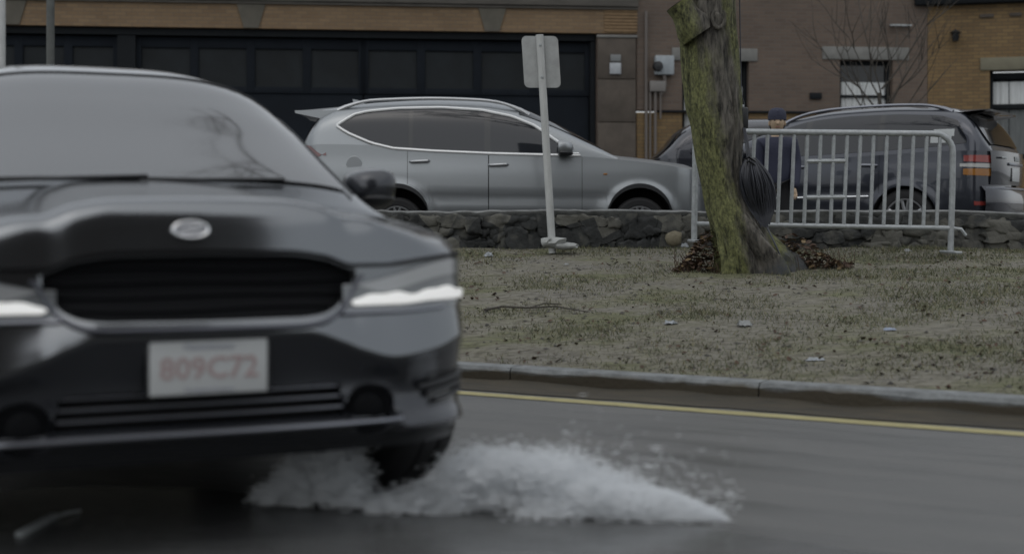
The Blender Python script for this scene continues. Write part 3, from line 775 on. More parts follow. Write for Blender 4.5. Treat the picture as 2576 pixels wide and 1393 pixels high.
        b = MB(); b.bm(bm, Matrix.Translation(s.pos(d - .006, sg*(y0 + .14*sc_), w - .05*sc_))); b.build('mirror_base', M['black_plastic'], o)
        b = MB(); b.lathe([(0, 0), (.07*sc_, 0)], 24, Matrix.Translation(s.pos(d + .0385*sc_, sg*(y0+.14*sc_), w + .01)) @ Matrix.Rotation(R(90), 4, 'Z') @ Matrix.Scale(1.3, 4, (1, 0, 0))); b.build('mirror_glass', M['chrome'], o)
        return o
    def rail(s, d0, d1, m, hgt=.055, f=.80):
        for sg in (-1, 1):
            pts = []
            for k in range(25):
                d = d0 + (d1-d0)*k/24; q = s.top(d, sg*f, 0); e = min(k, 24-k)/3.5
                pts.append(q + Vector((0, 0, -.01 + (hgt+.01)*min(1, e)**.7)))
            b = MB(); b.tube(pts, lambda i: .017 + .013*max(0, 1 - min(i, 24-i)/3), 8); b.build('roof_rail', m, s.r)
    def handle(s, door, d, w, m):
        o, a, c, sg = door
        u = s.U(d, w)
        b = MB(); b.tube([s.pos(d - .11, sg*(u+.0), w + .004), s.pos(d - .09, sg*(u+.034), w+.004), s.pos(d, sg*(u+.04), w), s.pos(d + .09, sg*(u+.034), w - .004), s.pos(d+.11, sg*(u), w-.004)], lambda i: .013 if i in (0, 4) else .0165, 10)
        b.build('handle', m, o)

# ---- silver car parked behind the wall, nose to the right, seen from its right side
sp_ = dict(L=4.86, W=1.82, na=.55, nn=2.6, nm=2.4, ta=.34, fa=.91, ra=3.66, ar=.375, tr=.345, sill=.27, cowl=1.30, cab0=1.16, cab1=4.78, paint=M['silver_paint'], crease=.60, crown=.075, door_sides=(-1,),
    top=[(0, .70), (.04, .82), (.2, .90), (.5, .955), (1.0, 1.02), (1.5, 1.065), (2.4, 1.095), (3.4, 1.15), (4.0, 1.20), (4.5, 1.21), (4.86, 1.16)],
    roof=[(1.04, 1.03), (1.16, 1.08), (1.45, 1.25), (1.9, 1.50), (2.3, 1.67), (2.75, 1.745), (3.25, 1.76), (3.85, 1.735), (4.35, 1.67), (4.54, 1.58), (4.66, 1.43), (4.76, 1.24), (4.78, 1.21)],
    doors=[(1.56, 2.62), (2.62, 3.54)], tum=.22, n=4.2)
SG = .66
sr = empty('parked_car', (-.075, 16.52, SG), R(0), 'silver crossover car with roof rails parked behind the low stone wall', 'car', 'cars parked beyond the stone wall')
c = Car(sr, sp_); c.shell(); c.wells()
for sg in (-1, 1):
    sdl = 'a'
    lo = [(1.66, 1.085), (1.96, 1.09), (2.55, 1.105), (3.25, 1.135), (3.7, 1.165), (3.95, 1.225), (4.23, 1.345), (4.34, 1.42)]
    up = [(1.66, 1.09), (1.86, 1.25), (2.1, 1.42), (2.35, 1.525), (2.7, 1.60), (3.15, 1.63), (3.65, 1.62), (4.0, 1.585), (4.16, 1.545), (4.34, 1.425)]
    for a, e in ((1.66, 2.60), (2.67, 3.48), (3.53, 4.34)):
        L_, U_ = lin(lo), lin(up)
        n = 14
        c.side_patch('window', [(a + (e-a)*k/n, L_(a + (e-a)*k/n)) for k in range(n+1)], [(a + (e-a)*k/n, U_(a + (e-a)*k/n)) for k in range(n+1)], M['car_glass'], sg)
    for a, e, nm in ((2.595, 2.675, 'door_pillar'), (3.475, 3.535, 'door_pillar')):
        c.side_patch(nm, [(a, lin(lo)(a)), (e, lin(lo)(e))], [(a, lin(up)(a)), (e, lin(up)(e))], M['gloss_black'], sg, off=.004, n=4)
    pts = [c.pos(d, sg*(c.ug(d, w)+.010), w) for d, w in [(x, lin(lo)(x)-.004) for x in np.linspace(1.58, 4.34, 40)] + [(x, lin(up)(x)+.006) for x in np.linspace(4.34, 1.60, 44)]]
    b = MB(); b.tube(pts, .019, 8, closed=True); b.build('window_trim', mat('bright_window_trim', (.66,.67,.67), .35, .5), sr)
rows = [[c.top(d, f, .007) for f in np.linspace(-.88, .88, 15)] for d in np.linspace(1.33, 2.28, 22)]
b = MB(); b.grid(rows); b.build('windscreen', M['car_glass'], sr)
rows = [[c.top(d, f, -.004) + Vector((-.012, 0, 0)) for f in np.linspace(-.8, .8, 13)] for d in np.linspace(4.56, 4.73, 10)]
b = MB(); b.grid(rows); b.build('rear_window', M['car_glass'], sr)
c.rail(2.16, 4.36, M['alloy'], .06)
b = MB()   # roof spoiler
rows = []
for f in np.linspace(-.82, .82, 17):
    q = c.top(4.28, f, 0); rows.append([q, c.top(4.46, f, .004) + Vector((-.05, 0, .03)), Vector((-c.L/2 - .03 + .05*f*f, q.y*.97, 1.625 - .02*f*f)), Vector((-c.L/2 + .01, q.y*.96, 1.595 - .02*f*f)), c.top(4.56, f, 0)])
b.grid(rows)
for q_ in (rows[0], rows[-1]): b.add(q_, [(0, 1, 2, 3, 4)])
b.build('spoiler', M['silver_paint'], sr)
b = MB(); q = c.top(4.12, 0, 0); b.prism([q + Vector((.07, -.02, 0)), q + Vector((-.12, -.02, 0)), q + Vector((-.14, -.012, .085)), q + Vector((-.08, -.016, .075))], (0, .04, 0)); b.build('roof_antenna', M['silver_paint'], sr)
for sg in (-1, 1):
    b = MB(); rows = []
    for k in range(13):
        d = 4.46 + .33*k/12; w0 = 1.02 + .0*k; 
        lo_ = 1.03 + .17*max(0, (4.62 - d)/.16)*.5; hi_ = 1.08 + .16*sst(d, 4.46, 4.76)
        rows.append([c.pos(d, sg*(c.U(d, w) + .012), w) for w in np.linspace(lo_, min(hi_, 1.2), 6)])
    b.grid(rows); b.build('tail_light', M['tail_red_dull'], sr)
    b = MB(); rows = []
    for k in range(12):
        d = .05 + .24*k/11; rows.append([c.pos(d, sg*(c.U(d, w) + .008), w) for w in np.linspace(.70 + .06*k/11, c.belt(d) - .02, 5)])
    b.grid(rows); b.build('headlight', M['lamp_body'], sr)
for dr, hd in zip(c.doors, (2.51, 3.40)): c.handle(dr, hd, .975 + .04*(hd > 3), M['alloy'])
b = MB(); rows = [(0, .004), (.085, .004), (.09, 0)]; b.lathe(rows, 28, Matrix.Translation(c.pos(4.14, -(c.U(4.14, .98)+.0), .985)) @ Matrix.Rotation(R(180), 4, 'Z')); b.build('fuel_door', M['silver_paint'], sr)
for sg in (-1, 1):
    c.mirror(1.80, 1.155, sg, M['silver_paint'], 1.0)
    for d in (.91, 3.66): c.wheel(d, sg, .305, spokes=5)
b = MB(); b.box(c.pos(.02, 0, .62), (.06, 1.0, .28), bev=.03); b.build('grille', M['gloss_black'], sr)
b = MB(); rows = []
for d in np.linspace(.5, 4.3, 90):
    w0 = c.wbot(d)
    rows.append([c.pos(d, -(c.U(d, w0) + .026), w0 - .004), c.pos(d, -(c.U(d, w0+.05) + .026), w0 + .045)])
b.grid(rows); b.build('arch_trim', M['black_plastic'], sr)
b = MB(); b.box(c.pos(1.30, -(c.U(1.3, .86) + .002), .87), (.045, .012, .02), bev=.004)
b.build('side_marker', M['tail_amber'], sr)

# ---- dark blue estate car parked at an angle, rear towards us at the right
bp_ = dict(L=4.75, W=1.86, na=.5, ta=.30, fa=.92, ra=3.72, ar=.385, tr=.35, sill=.27, cowl=1.2, cab0=1.05, cab1=4.66, paint=M['navy_paint'], crease=.66, crown=.06, door_sides=(1,),
    top=[(0, .72), (.05, .84), (.3, .93), (.8, .985), (1.3, 1.02), (2.4, 1.06), (3.4, 1.10), (4.2, 1.13), (4.75, 1.12)],
    roof=[(1.0, 1.03), (1.06, 1.07), (1.4, 1.25), (1.9, 1.49), (2.3, 1.63), (2.8, 1.70), (3.4, 1.715), (4.0, 1.685), (4.3, 1.63), (4.45, 1.52), (4.58, 1.30), (4.66, 1.14)],
    doors=[(1.45, 2.5), (2.5, 3.42)], tum=.21, n=4.4)
th = R(180 - 33)
fwd = Vector((math.cos(th), math.sin(th), 0)); lft = Vector((-fwd.y, fwd.x, 0))
cnr = Vector(((2492 - CX)*15.75/FPX, 15.75, 0))
ctr = cnr + fwd*(bp_['L']/2 - .06) - lft*(bp_['W']/2 - .08)
br = empty('parked_car', (ctr.x, ctr.y, .68), th, 'dark blue estate car parked at an angle behind the crowd barrier, rear corner showing', 'car', 'cars parked beyond the stone wall')
c = Car(br, bp_); c.shell(); c.wells()
for sg in (-1, 1):
    lo = [(1.52, 1.09), (2.4, 1.115), (3.4, 1.15), (4.1, 1.19), (4.44, 1.22)]
    up = [(1.52, 1.095), (1.8, 1.27), (2.15, 1.46), (2.5, 1.55), (3.0, 1.59), (3.6, 1.59), (4.1, 1.555), (4.30, 1.49), (4.44, 1.24)]
    L_, U_ = lin(lo), lin(up)
    for a, e in ((1.52, 2.46), (2.54, 3.38), (3.45, 4.42)):
        n = 16
        c.side_patch('window', [(a + (e-a)*k/n, L_(a + (e-a)*k/n)) for k in range(n+1)], [(a + (e-a)*k/n, U_(a + (e-a)*k/n)) for k in range(n+1)], M['car_glass'], sg)
    for a, e in ((2.455, 2.545), (3.375, 3.455)):
        c.side_patch('door_pillar', [(a, L_(a)), (e, L_(e))], [(a, U_(a)), (e, U_(e))], M['gloss_black'], sg, off=.004, n=4)
rows = [[c.top(d, f, .007) for f in np.linspace(-.88, .88, 15)] for d in np.linspace(1.22, 2.2, 22)]
b = MB(); b.grid(rows); b.build('windscreen', M['car_glass'], br)
rows = [[c.top(d, f, -.006) + Vector((-.018, 0, 0)) for f in np.linspace(-.84, .84, 15)] for d in np.linspace(4.36, 4.62, 14)]
b = MB(); b.grid(rows); b.build('rear_window', M['gloss_black'], br)
c.rail(2.1, 4.2, M['satin'], .05, .78)
b = MB(); rows = []
for f in np.linspace(-.80, .80, 15):
    q = c.top(4.2, f, 0); rows.append([q, c.top(4.3, f, .012), Vector((-c.L/2 + .09 + .05*f*f, q.y*.98, 1.615)), Vector((-c.L/2 + .12, q.y*.97, 1.595)), c.top(4.36, f, 0)])
b.grid(rows); b.build('spoiler', M['dark_paint'], br)
for sg in (-1, 1):
    tl = None
    for nm, w0, w1, m_, d0 in (('tail_light', .985, 1.075, M['tail_red'], 4.40), ('reversing_lens', .925, .98, M['tail_white'], 4.36), ('indicator_lens', .83, .92, M['tail_amber'], 4.40)):
        rows = []
        for k in range(16):
            d = d0 + (4.748 - d0)*k/15
            rows.append([c.pos(d + .006*(d > 4.6), sg*(c.U(d, w) + .010), w) for w in np.linspace(w0 + .02*(1 - k/15), w1, 5)])
        b = MB(); b.grid(rows); o = b.build(nm, m_, tl or br)
        if tl is None: tl = o
    b = MB(); rows = []
    for k in range(12):
        d = 4.52 + .215*k/11; rows.append([c.pos(d, sg*(c.U(d, w) + .012), w) for w in (.50, .545)])
    b.grid(rows); b.build('rear_reflector', M['tail_red'], br)
    c.mirror(1.66, 1.17, sg, M['gloss_black'], .95)
    for d in (.92, 3.72): c.wheel(d, sg, .35, spokes=5)
    b = MB(); rows = []
    for k in range(12):
        d = .10 + .5*k/11; rows.append([c.pos(d, sg*(c.U(d, w) + .008), w) for w in np.linspace(.78, c.belt(d) - .03, 5)])
    b.grid(rows); b.build('headlight', M['lamp_body'], br)
    b = MB(); b.tube([c.pos(d, sg*(c.U(d, .60)+.016), .595 + .01*(d-1.5)) for d in np.linspace(1.5, 3.3, 20)], .015, 8); b.build('door_trim', M['chrome'], br)
for dr, hd in zip(c.doors, (2.38, 3.28)): c.handle(dr, hd, .985, M['satin'])
# rear bumper, hatch lip, plate, stickers
b = MB()
rows = [[Vector((-c.L/2 + .005 - .05*k_ + .16*abs(f)**4, f*c.W*.47, w_)) for f in np.linspace(-1, 1, 21)] for w_, k_ in ((.36, 0), (.40, .9), (.52, 1.2), (.66, 1.1), (.72, .2))]
b.grid(rows); b.build('rear_bumper', M['dark_paint'], br)
b = MB(); rows = [[Vector((-c.L/2 - .045 + .16*abs(f)**4, f*c.W*.45, w_)) for f in np.linspace(-1, 1, 15)] for w_ in (.69, .71)]; b.grid(rows); b.build('bumper_trim', M['satin'], br)
b = MB(); rows = [[Vector((-c.L/2 + .0 + .09*abs(f)**4 - .012*math.sin((w_-.74)*7.5), f*c.W*.40, w_)) for f in np.linspace(-1, 1, 17)] for w_ in np.linspace(.74, 1.13, 8)]; b.grid(rows); ht = b.build('tailgate', M['dark_paint'], br)
b = MB(); b.box((-c.L/2 - .018, 0, .865), (.012, .33, .16), bev=.004); b.build('number_plate', M['plate'], ht)
b = MB(); b.box((-c.L/2 - .02, 0, .985), (.02, .62, .035), bev=.006); b.build('tailgate_handle', M['satin'], ht)
b = MB()
for k in range(3): b.box((-c.L/2 - .014, -.02 - .075*k, 1.055), (.008, .045, .06), bev=.003)
b.box((-c.L/2 - .010, .50, 1.055), (.008, .22, .022), bev=.003)
b.build('tailgate_badge', M['sticker'], ht)
for k, (d, w, dw) in enumerate(((4.16, 1.345, .085), (4.13, 1.265, .075))):
    c.side_patch('window_sticker', [(d-.12, w-dw/2), (d+.12, w-dw/2)], [(d-.12, w+dw/2), (d+.12, w+dw/2)], M['sticker'], 1, off=.009, n=4)
b = MB(); b.box(c.pos(.02, 0, .62), (.06, 1.0, .28), bev=.03); b.build('grille', M['gloss_black'], br)

# ---- dark car far behind, mostly hidden by the trunk
dp_ = dict(L=4.5, W=1.82, na=.5, ta=.4, fa=.9, ra=3.55, ar=.37, tr=.34, sill=.26, cowl=1.2, cab0=1.05, cab1=4.42, paint=M['dark_paint'], crown=.06,
    top=[(0, .72), (.05, .84), (.3, .93), (.8, .985), (1.3, 1.03), (2.4, 1.06), (3.4, 1.10), (4.2, 1.12), (4.5, 1.10)],
    roof=[(1.0, 1.04), (1.06, 1.08), (1.4, 1.26), (1.9, 1.52), (2.3, 1.66), (2.8, 1.71), (3.5, 1.69), (3.85, 1.64), (4.02, 1.55), (4.22, 1.32), (4.42, 1.12)], tum=.22, n=4.2)
dr_ = empty('parked_car', (1.94 + 2.22, 19.9, .74), 0, 'dark car farther back, showing between the silver car and the mossy trunk', 'car', 'cars parked beyond the stone wall')
c = Car(dr_, dp_); c.shell(); c.wells()
for sg in (-1, 1):
    lo = [(1.52, 1.09), (2.4, 1.11), (3.4, 1.14), (3.95, 1.18)]; up = [(1.52, 1.095), (1.8, 1.29), (2.15, 1.49), (2.5, 1.57), (3.0, 1.58), (3.5, 1.5), (3.95, 1.2)]
    c.side_patch('window', lo, up, M['car_glass'], sg)
    rows = [[c.pos(d, sg*(c.U(d, w)+.01), w) for w in (.86, .92)] for d in np.linspace(4.1, 4.48, 10)]
    b = MB(); b.grid(rows); b.build('tail_light', M['tail_red'], dr_)
    c.mirror(1.66, 1.17, sg, M['gloss_black'], .95)
    for d in (.9, 3.55): c.wheel(d, sg, .34)
rows = [[c.top(d, f, .007) for f in np.linspace(-.88, .88, 15)] for d in np.linspace(1.22, 2.2, 22)]
b = MB(); b.grid(rows); b.build('windscreen', M['car_glass'], dr_)
rows = [[c.top(d, f, .006) + Vector((-.01, 0, 0)) for f in np.linspace(-.84, .84, 15)] for d in np.linspace(3.98, 4.38, 14)]
b = MB(); b.grid(rows); b.build('rear_window', M['car_glass'], dr_)

# ---- the moving car in the foreground
PSI = R(24)
fF = Vector((math.sin(PSI), -math.cos(PSI), 0)); NOSE = Vector((-.893, 4.09, 0))
LF = 4.55
OUT = [(0, 0), (.15, .002), (.30, .008), (.45, .022), (.60, .045), (.725, .085), (.815, .14), (.88, .205), (.92, .285), (.94, .37), (.946, .46)]
vo = pch(OUT)
arc = [0.0]
for k in range(1, 400):
    u0, u1 = .946*(k-1)/399, .946*k/399; arc.append(arc[-1] + math.hypot(u1-u0, vo(u1)-vo(u0)))
def u_of(t):
    return math.copysign(float(np.interp(abs(t)*arc[-1], arc, np.linspace(0, .946, 400))), t)
def t_of(u): return math.copysign(float(np.interp(abs(u), np.linspace(0, .946, 400), arc))/arc[-1], u)
w_h = lambda u: pch([(0, .915), (.25, .912), (.38, .895), (.47, .866), (.58, .866), (.75, .882), (.90, .893), (.946, .893)])(abs(u))
w_c = lambda u: pch([(0, .667), (.30, .664), (.42, .628), (.48, .603), (.60, .574), (.75, .590), (.90, .625), (.946, .63)])(abs(u))
w_gl = lambda u: pch([(0, .692), (.28, .694), (.35, .702), (.42, .735), (.46, .785), (.49, .84)])(abs(u))
def hood_w(u, dist):
    rise = .185 - .055*(abs(u)/.92)**3
    K = pch([(0, 0), (.006, .16), (.013, .36), (.022, .56), (.033, .70), (.05, .79), (.09, .85), (.2, .885), (.5, .92), (1.25, 1.0)])
    if abs(u) > .5:
        e = sst(abs(u), .5, .92); K2 = pch([(0, 0), (.03, .10), (.08, .24), (.2, .46), (.4, .66), (.7, .83), (1.25, 1.0)])
        k = K(dist)*(1-e) + K2(dist)*e
    else: k = K(dist)
    return w_h(u) + rise*k
fp = dict(L=LF, W=1.895, na=.05, ta=.34, fa=.87, ra=3.60, ar=.40, tr=.355, sill=.27, cowl=1.3, cab0=.93, cab1=4.46, paint=M['fg_paint'], crease=.62, door_sides=(-1, 1),
    top=[(0, .893)] + [(.46 + d, hood_w(.92, d)) for d in (0, .05, .1, .2, .35, .55, .8)] + [(1.6, 1.045), (2.5, 1.085), (3.4, 1.12), (4.1, 1.15), (4.55, 1.12)],
    roof=[(.90, .98), (.95, 1.0), (1.03, 1.05), (1.13, 1.10), (1.3, 1.19), (1.6, 1.345), (1.9, 1.51), (2.12, 1.615), (2.4, 1.69), (2.8, 1.735), (3.3, 1.735), (3.9, 1.68), (4.15, 1.6), (4.3, 1.42), (4.46, 1.16)],
    doors=[(1.50, 2.52), (2.52, 3.42)], tum=.26, n=3.6)
ctr = NOSE - fF*(LF/2)
fr = empty('moving_car', (ctr.x, ctr.y, 0), math.atan2(fF.y, fF.x), 'dark gunmetal crossover car with lit running lights driving through the puddle', 'car')
c = Car(fr, fp); c.shell(d0=.46, hood=False); c.wells()
GR = lambda u, w: min(w - w_gl(u) - .012, w_h(u) - .018 - w, .47 - abs(u))
LG = lambda u, w: min(w - .388, .492 - w, .415 - abs(u) + (.49 - w)*.3)
def FG(u, w, sg): return .078 - math.hypot((abs(u) - .525)*.9, w - .405)
def fascia(t, w, off=0.0, rec=True):
    u = u_of(t); v = vo(u); au = abs(u); fade = 1 - sst(abs(t), .80, 1.0)
    wc = w_c(u); wh = w_h(u)
    prof = pch([(.30, .10), (.33, .065), (.362, .012), (.378, .004), (.395, .03), (.49, .062), (wc - .02, .012), (wc, .0), (wc + .012, .004), (wh - .11, .062), (wh, .078)])(w)
    if au > .56:      # the lower corner is a scooped panel that leans back
        e = sst(au, .56, .66); p2 = pch([(.30, .10), (.325, .05), (.345, .0), (.36, .008), (.40, .05), (.45, .068), (wc - .03, .014), (wc, .0), (wc + .012, .004), (wh - .11, .055), (wh, .066)])(w)
        prof = prof*(1-e) + p2*e
    v += prof*(.25 + .75*fade)
    if rec:
        v += .055*sst(GR(u, w), 0, .014) + .085*sst(LG(u, w), 0, .010) + .05*sst(FG(u, w, 1), 0, .012)
    sec = 1 - (1 - SEC(w)/SEC(.62))*(1 - fade)
    return c.pos(v - off, u*sec*(1 + off*.6*au), w)
ts = np.linspace(-1, 1, 221); NRW = 116
b = MB(); b.grid([[fascia(t, w_c(u_of(t)) - .012 + (w_h(u_of(t)) - w_c(u_of(t)) + .012)*j/64) for j in range(65)] for t in ts]); b.build('front_bumper', M['fg_paint'], fr, ang=60)
b = MB(); b.grid([[fascia(t, .305 + (w_c(u_of(t)) - .012 - .305)*j/70) for j in range(71)] for t in ts]); b.build('lower_bumper', M['fg_lower'], fr, ang=60)
# bonnet
b = MB(); rows = []
dists = [0, .004, .008, .014, .02, .03, .04, .055, .07, .09, .12, .16, .2, .26, .34, .44, .56, .7, .85, 1.0, 1.12, 1.22, 1.32, 1.42]
for t in np.linspace(-1, 1, 121):
    u = u_of(t); v0 = vo(u) + .070*(.25 + .75*(1 - sst(abs(t), .80, 1.0)))
    row = []
    d0_ = 0
    for d in dists:
        v = v0 - .008 + d*(1.30 - v0)/1.12
        uu = u*SEC(.9) if abs(t) < .999 else u*SEC(.95)
        lat = c.U(v, min(c.belt(v), 1.0)) if v > .46 else None
        if lat is not None:
            f = u/.946; uu = f*(lat*sst(v, .46, .8) + .946*SEC(.9)*(1 - sst(v, .46, .8)))
        row.append(c.pos(v, uu, hood_w(u, d) + .062*(1 - (u/.946)**2)*sst(d, .05, 1.25)))
    rows.append(row)
b.grid(rows)
b.grid([[r[0], r[0] + Vector((-.03, 0, -.012))] for r in rows])
b.build('bonnet', M['fg_paint'], fr, ang=70)
b = MB(); b.grid([[c.pos(d, f*c.U(d, c.belt(d)), c.belt(d) - .002 + .05*(1 - abs(f)**9)) for f in np.linspace(-.99, .99, 41)] for d in np.linspace(.95, 1.9, 16)]); b.build('cowl', M['fg_paint'], fr)
# grille : dark insert with bars, trim below
def strip(pts, r, seg=8): 
    b = MB(); b.tube(pts, r, seg); return b
b = MB(); rows = []
for u in np.linspace(-.485, .485, 61):
    w0, w1 = w_gl(u) + .004, w_h(u) - .004
    rows.append([fascia(t_of(u), w, -.030, False) for w in np.linspace(w0, max(w1, w0+.002), 9)])
b.grid(rows); gi = b.build('grille', M['matte_black'], fr)
b = MB()
for k in range(4):
    pts = []
    for u in np.linspace(-.45, .45, 41):
        w = .735 + .04*k + .012*abs(u) + .004*math.sin(u*9+k)
        if w_gl(u) + .012 < w < w_h(u) - .02: pts.append(fascia(t_of(u), w, -.026, False))
    if len(pts) > 3: b.tube(pts, .0065, 6)
b.build('grille_bar', M['matte_black'], gi)
b = MB(); b.tube([fascia(t_of(u), w_h(u) - .004, .004, False) + Vector((.0, 0, 0)) for u in np.linspace(-.944, .944, 81)], .008, 6); b.build('bonnet_gap', M['black_void'], fr)
pts = [fascia(t_of(u), w_gl(u) - .012, .010, False) for u in np.linspace(-.50, .50, 61)]
b = MB(); b.tube(pts, lambda i: .009 - .003*abs(i-30)/30, 10); b.build('grille_trim', mat('dark_satin_trim', (.12,.125,.145), .35, .9), fr)
# emblem on the nose of the bonnet
def hoodpt(u, d):
    v0 = vo(u) + .070
    return c.pos(v0 - .008 + d, u, hood_w(u, d))
q = hoodpt(-.045, .011); nrm = (hoodpt(-.015, .011) - q).cross(hoodpt(-.045, .03) - q).normalized()
if nrm.x < 0: nrm = -nrm
ey = Vector((0, 1, 0)); ez = nrm.cross(ey).normalized()
b = MB(); b.tube([q + nrm*.010 + ey*.052*math.cos(a) + ez*.025*math.sin(a) for a in np.linspace(0, 2*math.pi, 40)[:-1]], .0055, 8, closed=True)
em = b.build('emblem', M['chrome'], fr)
b = MB(); b.add([q + nrm*.010 + ey*.050*math.cos(a) + ez*.023*math.sin(a) for a in np.linspace(0, 2*math.pi, 40)[:-1]], [tuple(range(39))]); b.build('emblem_face', mat('emblem_grey', (.30,.31,.34), .3, .6), em)
b = MB()
for e_ in (-.009, .009): b.tube([q + nrm*.012 + ey*x + ez*(e_ + .006*math.sin(x*60)) for x in np.linspace(-.036, .036, 9)], .0035, 6)
b.build('emblem_mark', M['chrome'], em)
# head lamps
for sg in (-1, 1):
    top_ = lambda u: min(w_h(u) - .012, .800 + .075*sst(u, .42, .85))
    bot_ = lambda u: .733 + .008*sst(u, .6, .9) - .0*u
    us = np.linspace(.43, .941, 44)
    b = MB(); b.grid([[fascia(sg*t_of(u), w, .007, False) for w in np.linspace(bot_(u) - .016, max(top_(u), bot_(u)+.004), 11)] for u in us]); hl = b.build('headlight', M['lamp_body'], fr)
    b = MB(); b.grid([[fascia(sg*t_of(u), w, .0105, False) for w in (top_(u) - .052*sst(u, .44, .6), top_(u) - .030*sst(u, .44, .6), top_(u) - .004)] for u in us]); b.build('lamp_brow', mat('lamp_brow', (.34,.35,.355), .2, .25, coat=.8), hl)
    us = np.linspace(.455, .942, 60)
    rows = []
    for i, u in enumerate(us):
        e = min(1, (i+1)/3, (60-i)/6)
        bump = .006*math.sin(u*26) + .0035*math.sin(u*61+1)
        w0 = .734 + .008*sst(u, .62, .75); w1 = .760 + bump + .014*sst(u, .52, .62) + .006*sst(u, .74, .8)
        m_ = (w0+w1)/2; hh = (w1-w0)/2*e
        rows.append([fascia(sg*t_of(u), w, o_, False) for w, o_ in ((m_-hh, .008), (m_-hh*.8, .017), (m_+hh*.8, .017), (m_+hh, .008))])
    b = MB(); b.grid(rows); b.build('running_light', M['drl'], hl)
    # chin trim of the lamp and fog lamp, corner slats
    b = MB(); b.tube([fascia(sg*t_of(u), bot_(u) - .020, .008, False) for u in np.linspace(.42, .80, 24)], .006, 6); b.build('lamp_trim', M['satin'], fr)
    b = MB()
    for k in range(3):
        b.tube([fascia(sg*t_of(u), .462 - .026*k + (u - .7)*.10, .012, False) for u in np.linspace(.70 + .03*k, .941, 16)], lambda i: .009, 6)
    b.build('corner_slat', M['black_plastic'], fr)
    b = MB(); b.grid([[fascia(sg*t_of(u), w, .004, False) for w in np.linspace(.40, .50, 8)] for u in np.linspace(.74, .942, 16)]); b.build('corner_vent', M['gloss_black'], fr)
    ce = fascia(sg*t_of(.525), .405, -.03, False)
    b = MB(); Mx = Matrix.Translation(ce) @ Matrix.Rotation(R(-90), 4, 'Z')
    b.lathe([(0, .012), (.03, .010), (.05, .004), (.056, -.004), (.066, .006), (.072, .002), (.074, -.02)], 36, Mx); fo = b.build('fog_lamp', M['matte_black'], fr)
# lower intake
b = MB(); b.grid([[fascia(t_of(u), w, -.070, False) for w in np.linspace(.380, .50, 7)] for u in np.linspace(-.44, .44, 31)]); li = b.build('lower_intake', M['black_void'], fr)
for w_ in (.484, .452, .420):
    b = MB(); rows = []
    for u in np.linspace(-.43, .43, 41):
        q = fascia(t_of(u), w_, -.012, False); rows.append([q + Vector((-.03, 0, .003)), q + Vector((0, 0, .0035)), q + Vector((.001, 0, 0)), q + Vector((0, 0, -.003)), q + Vector((-.03, 0, -.003))])
    b.grid(rows); b.build('intake_slat', M['satin'], li)
b = MB(); b.tube([fascia(t_of(u), .374, .006, False) for u in np.linspace(-.62, .62, 61)], .0075, 8); b.build('lip_trim', M['satin'], fr)
b = MB(); rows = []
for t in np.linspace(-.97, .97, 81):
    q = fascia(t, .318, 0, False); rows.append([q + Vector((-.01, 0, .02)), q + Vector((-.03, 0, -.03)), q + Vector((-.02, 0, -.042)), q + Vector((-.5, -.0*q.y, -.04))])
b.grid(rows); b.build('valance', M['black_plastic'], fr)
b = MB(); b.box((0, 0, .33), (LF - .6, 1.1, .1)); b.build('underbody', M['black_void'], fr)
# number plate
pq = fascia(0, .567, .030, False)
b = MB(); b.box(pq, (.010, .350, .160), bev=.012, seg=3); pl = b.build('number_plate', M['plate'], fr)
b = MB(); b.box(pq + Vector((-.006, 0, 0)), (.012, .366, .174), bev=.014, seg=3); b.build('plate_frame', M['black_plastic'], fr)
def text(body, size, off, m, parent, name):
    cu = bpy.data.curves.new(name, 'FONT'); cu.body = body; cu.size = size; cu.align_x = 'CENTER'; cu.align_y = 'CENTER'; cu.extrude = .0008; cu.resolution_u = 2; cu.offset = .0016 if size > .05 else 0
    tmp = bpy.data.objects.new(name + '_tmp', cu); col.objects.link(tmp)
    dg = bpy.context.evaluated_depsgraph_get(); me = bpy.data.meshes.new_from_object(tmp.evaluated_get(dg)); bpy.data.objects.remove(tmp)
    me.transform(Matrix.Translation(off) @ Matrix(((0, 0, 1, 0), (1, 0, 0, 0), (0, 1, 0, 0), (0, 0, 0, 1))))
    o = bpy.data.objects.new(name, me); col.objects.link(o); me.materials.clear(); me.materials.append(m); o.parent = parent
    return o
tx = text('809C72', .092, pq + Vector((.0065, 0, -.004)), M['plate_red'], pl, 'plate_number')
text('Massachusetts', .026, pq + Vector((.0065, 0, .062)), M['plate_blue'], pl, 'plate_state_name')
text('The Spirit of America', .017, pq + Vector((.0065, 0, -.066)), M['plate_blue'], pl, 'plate_motto')
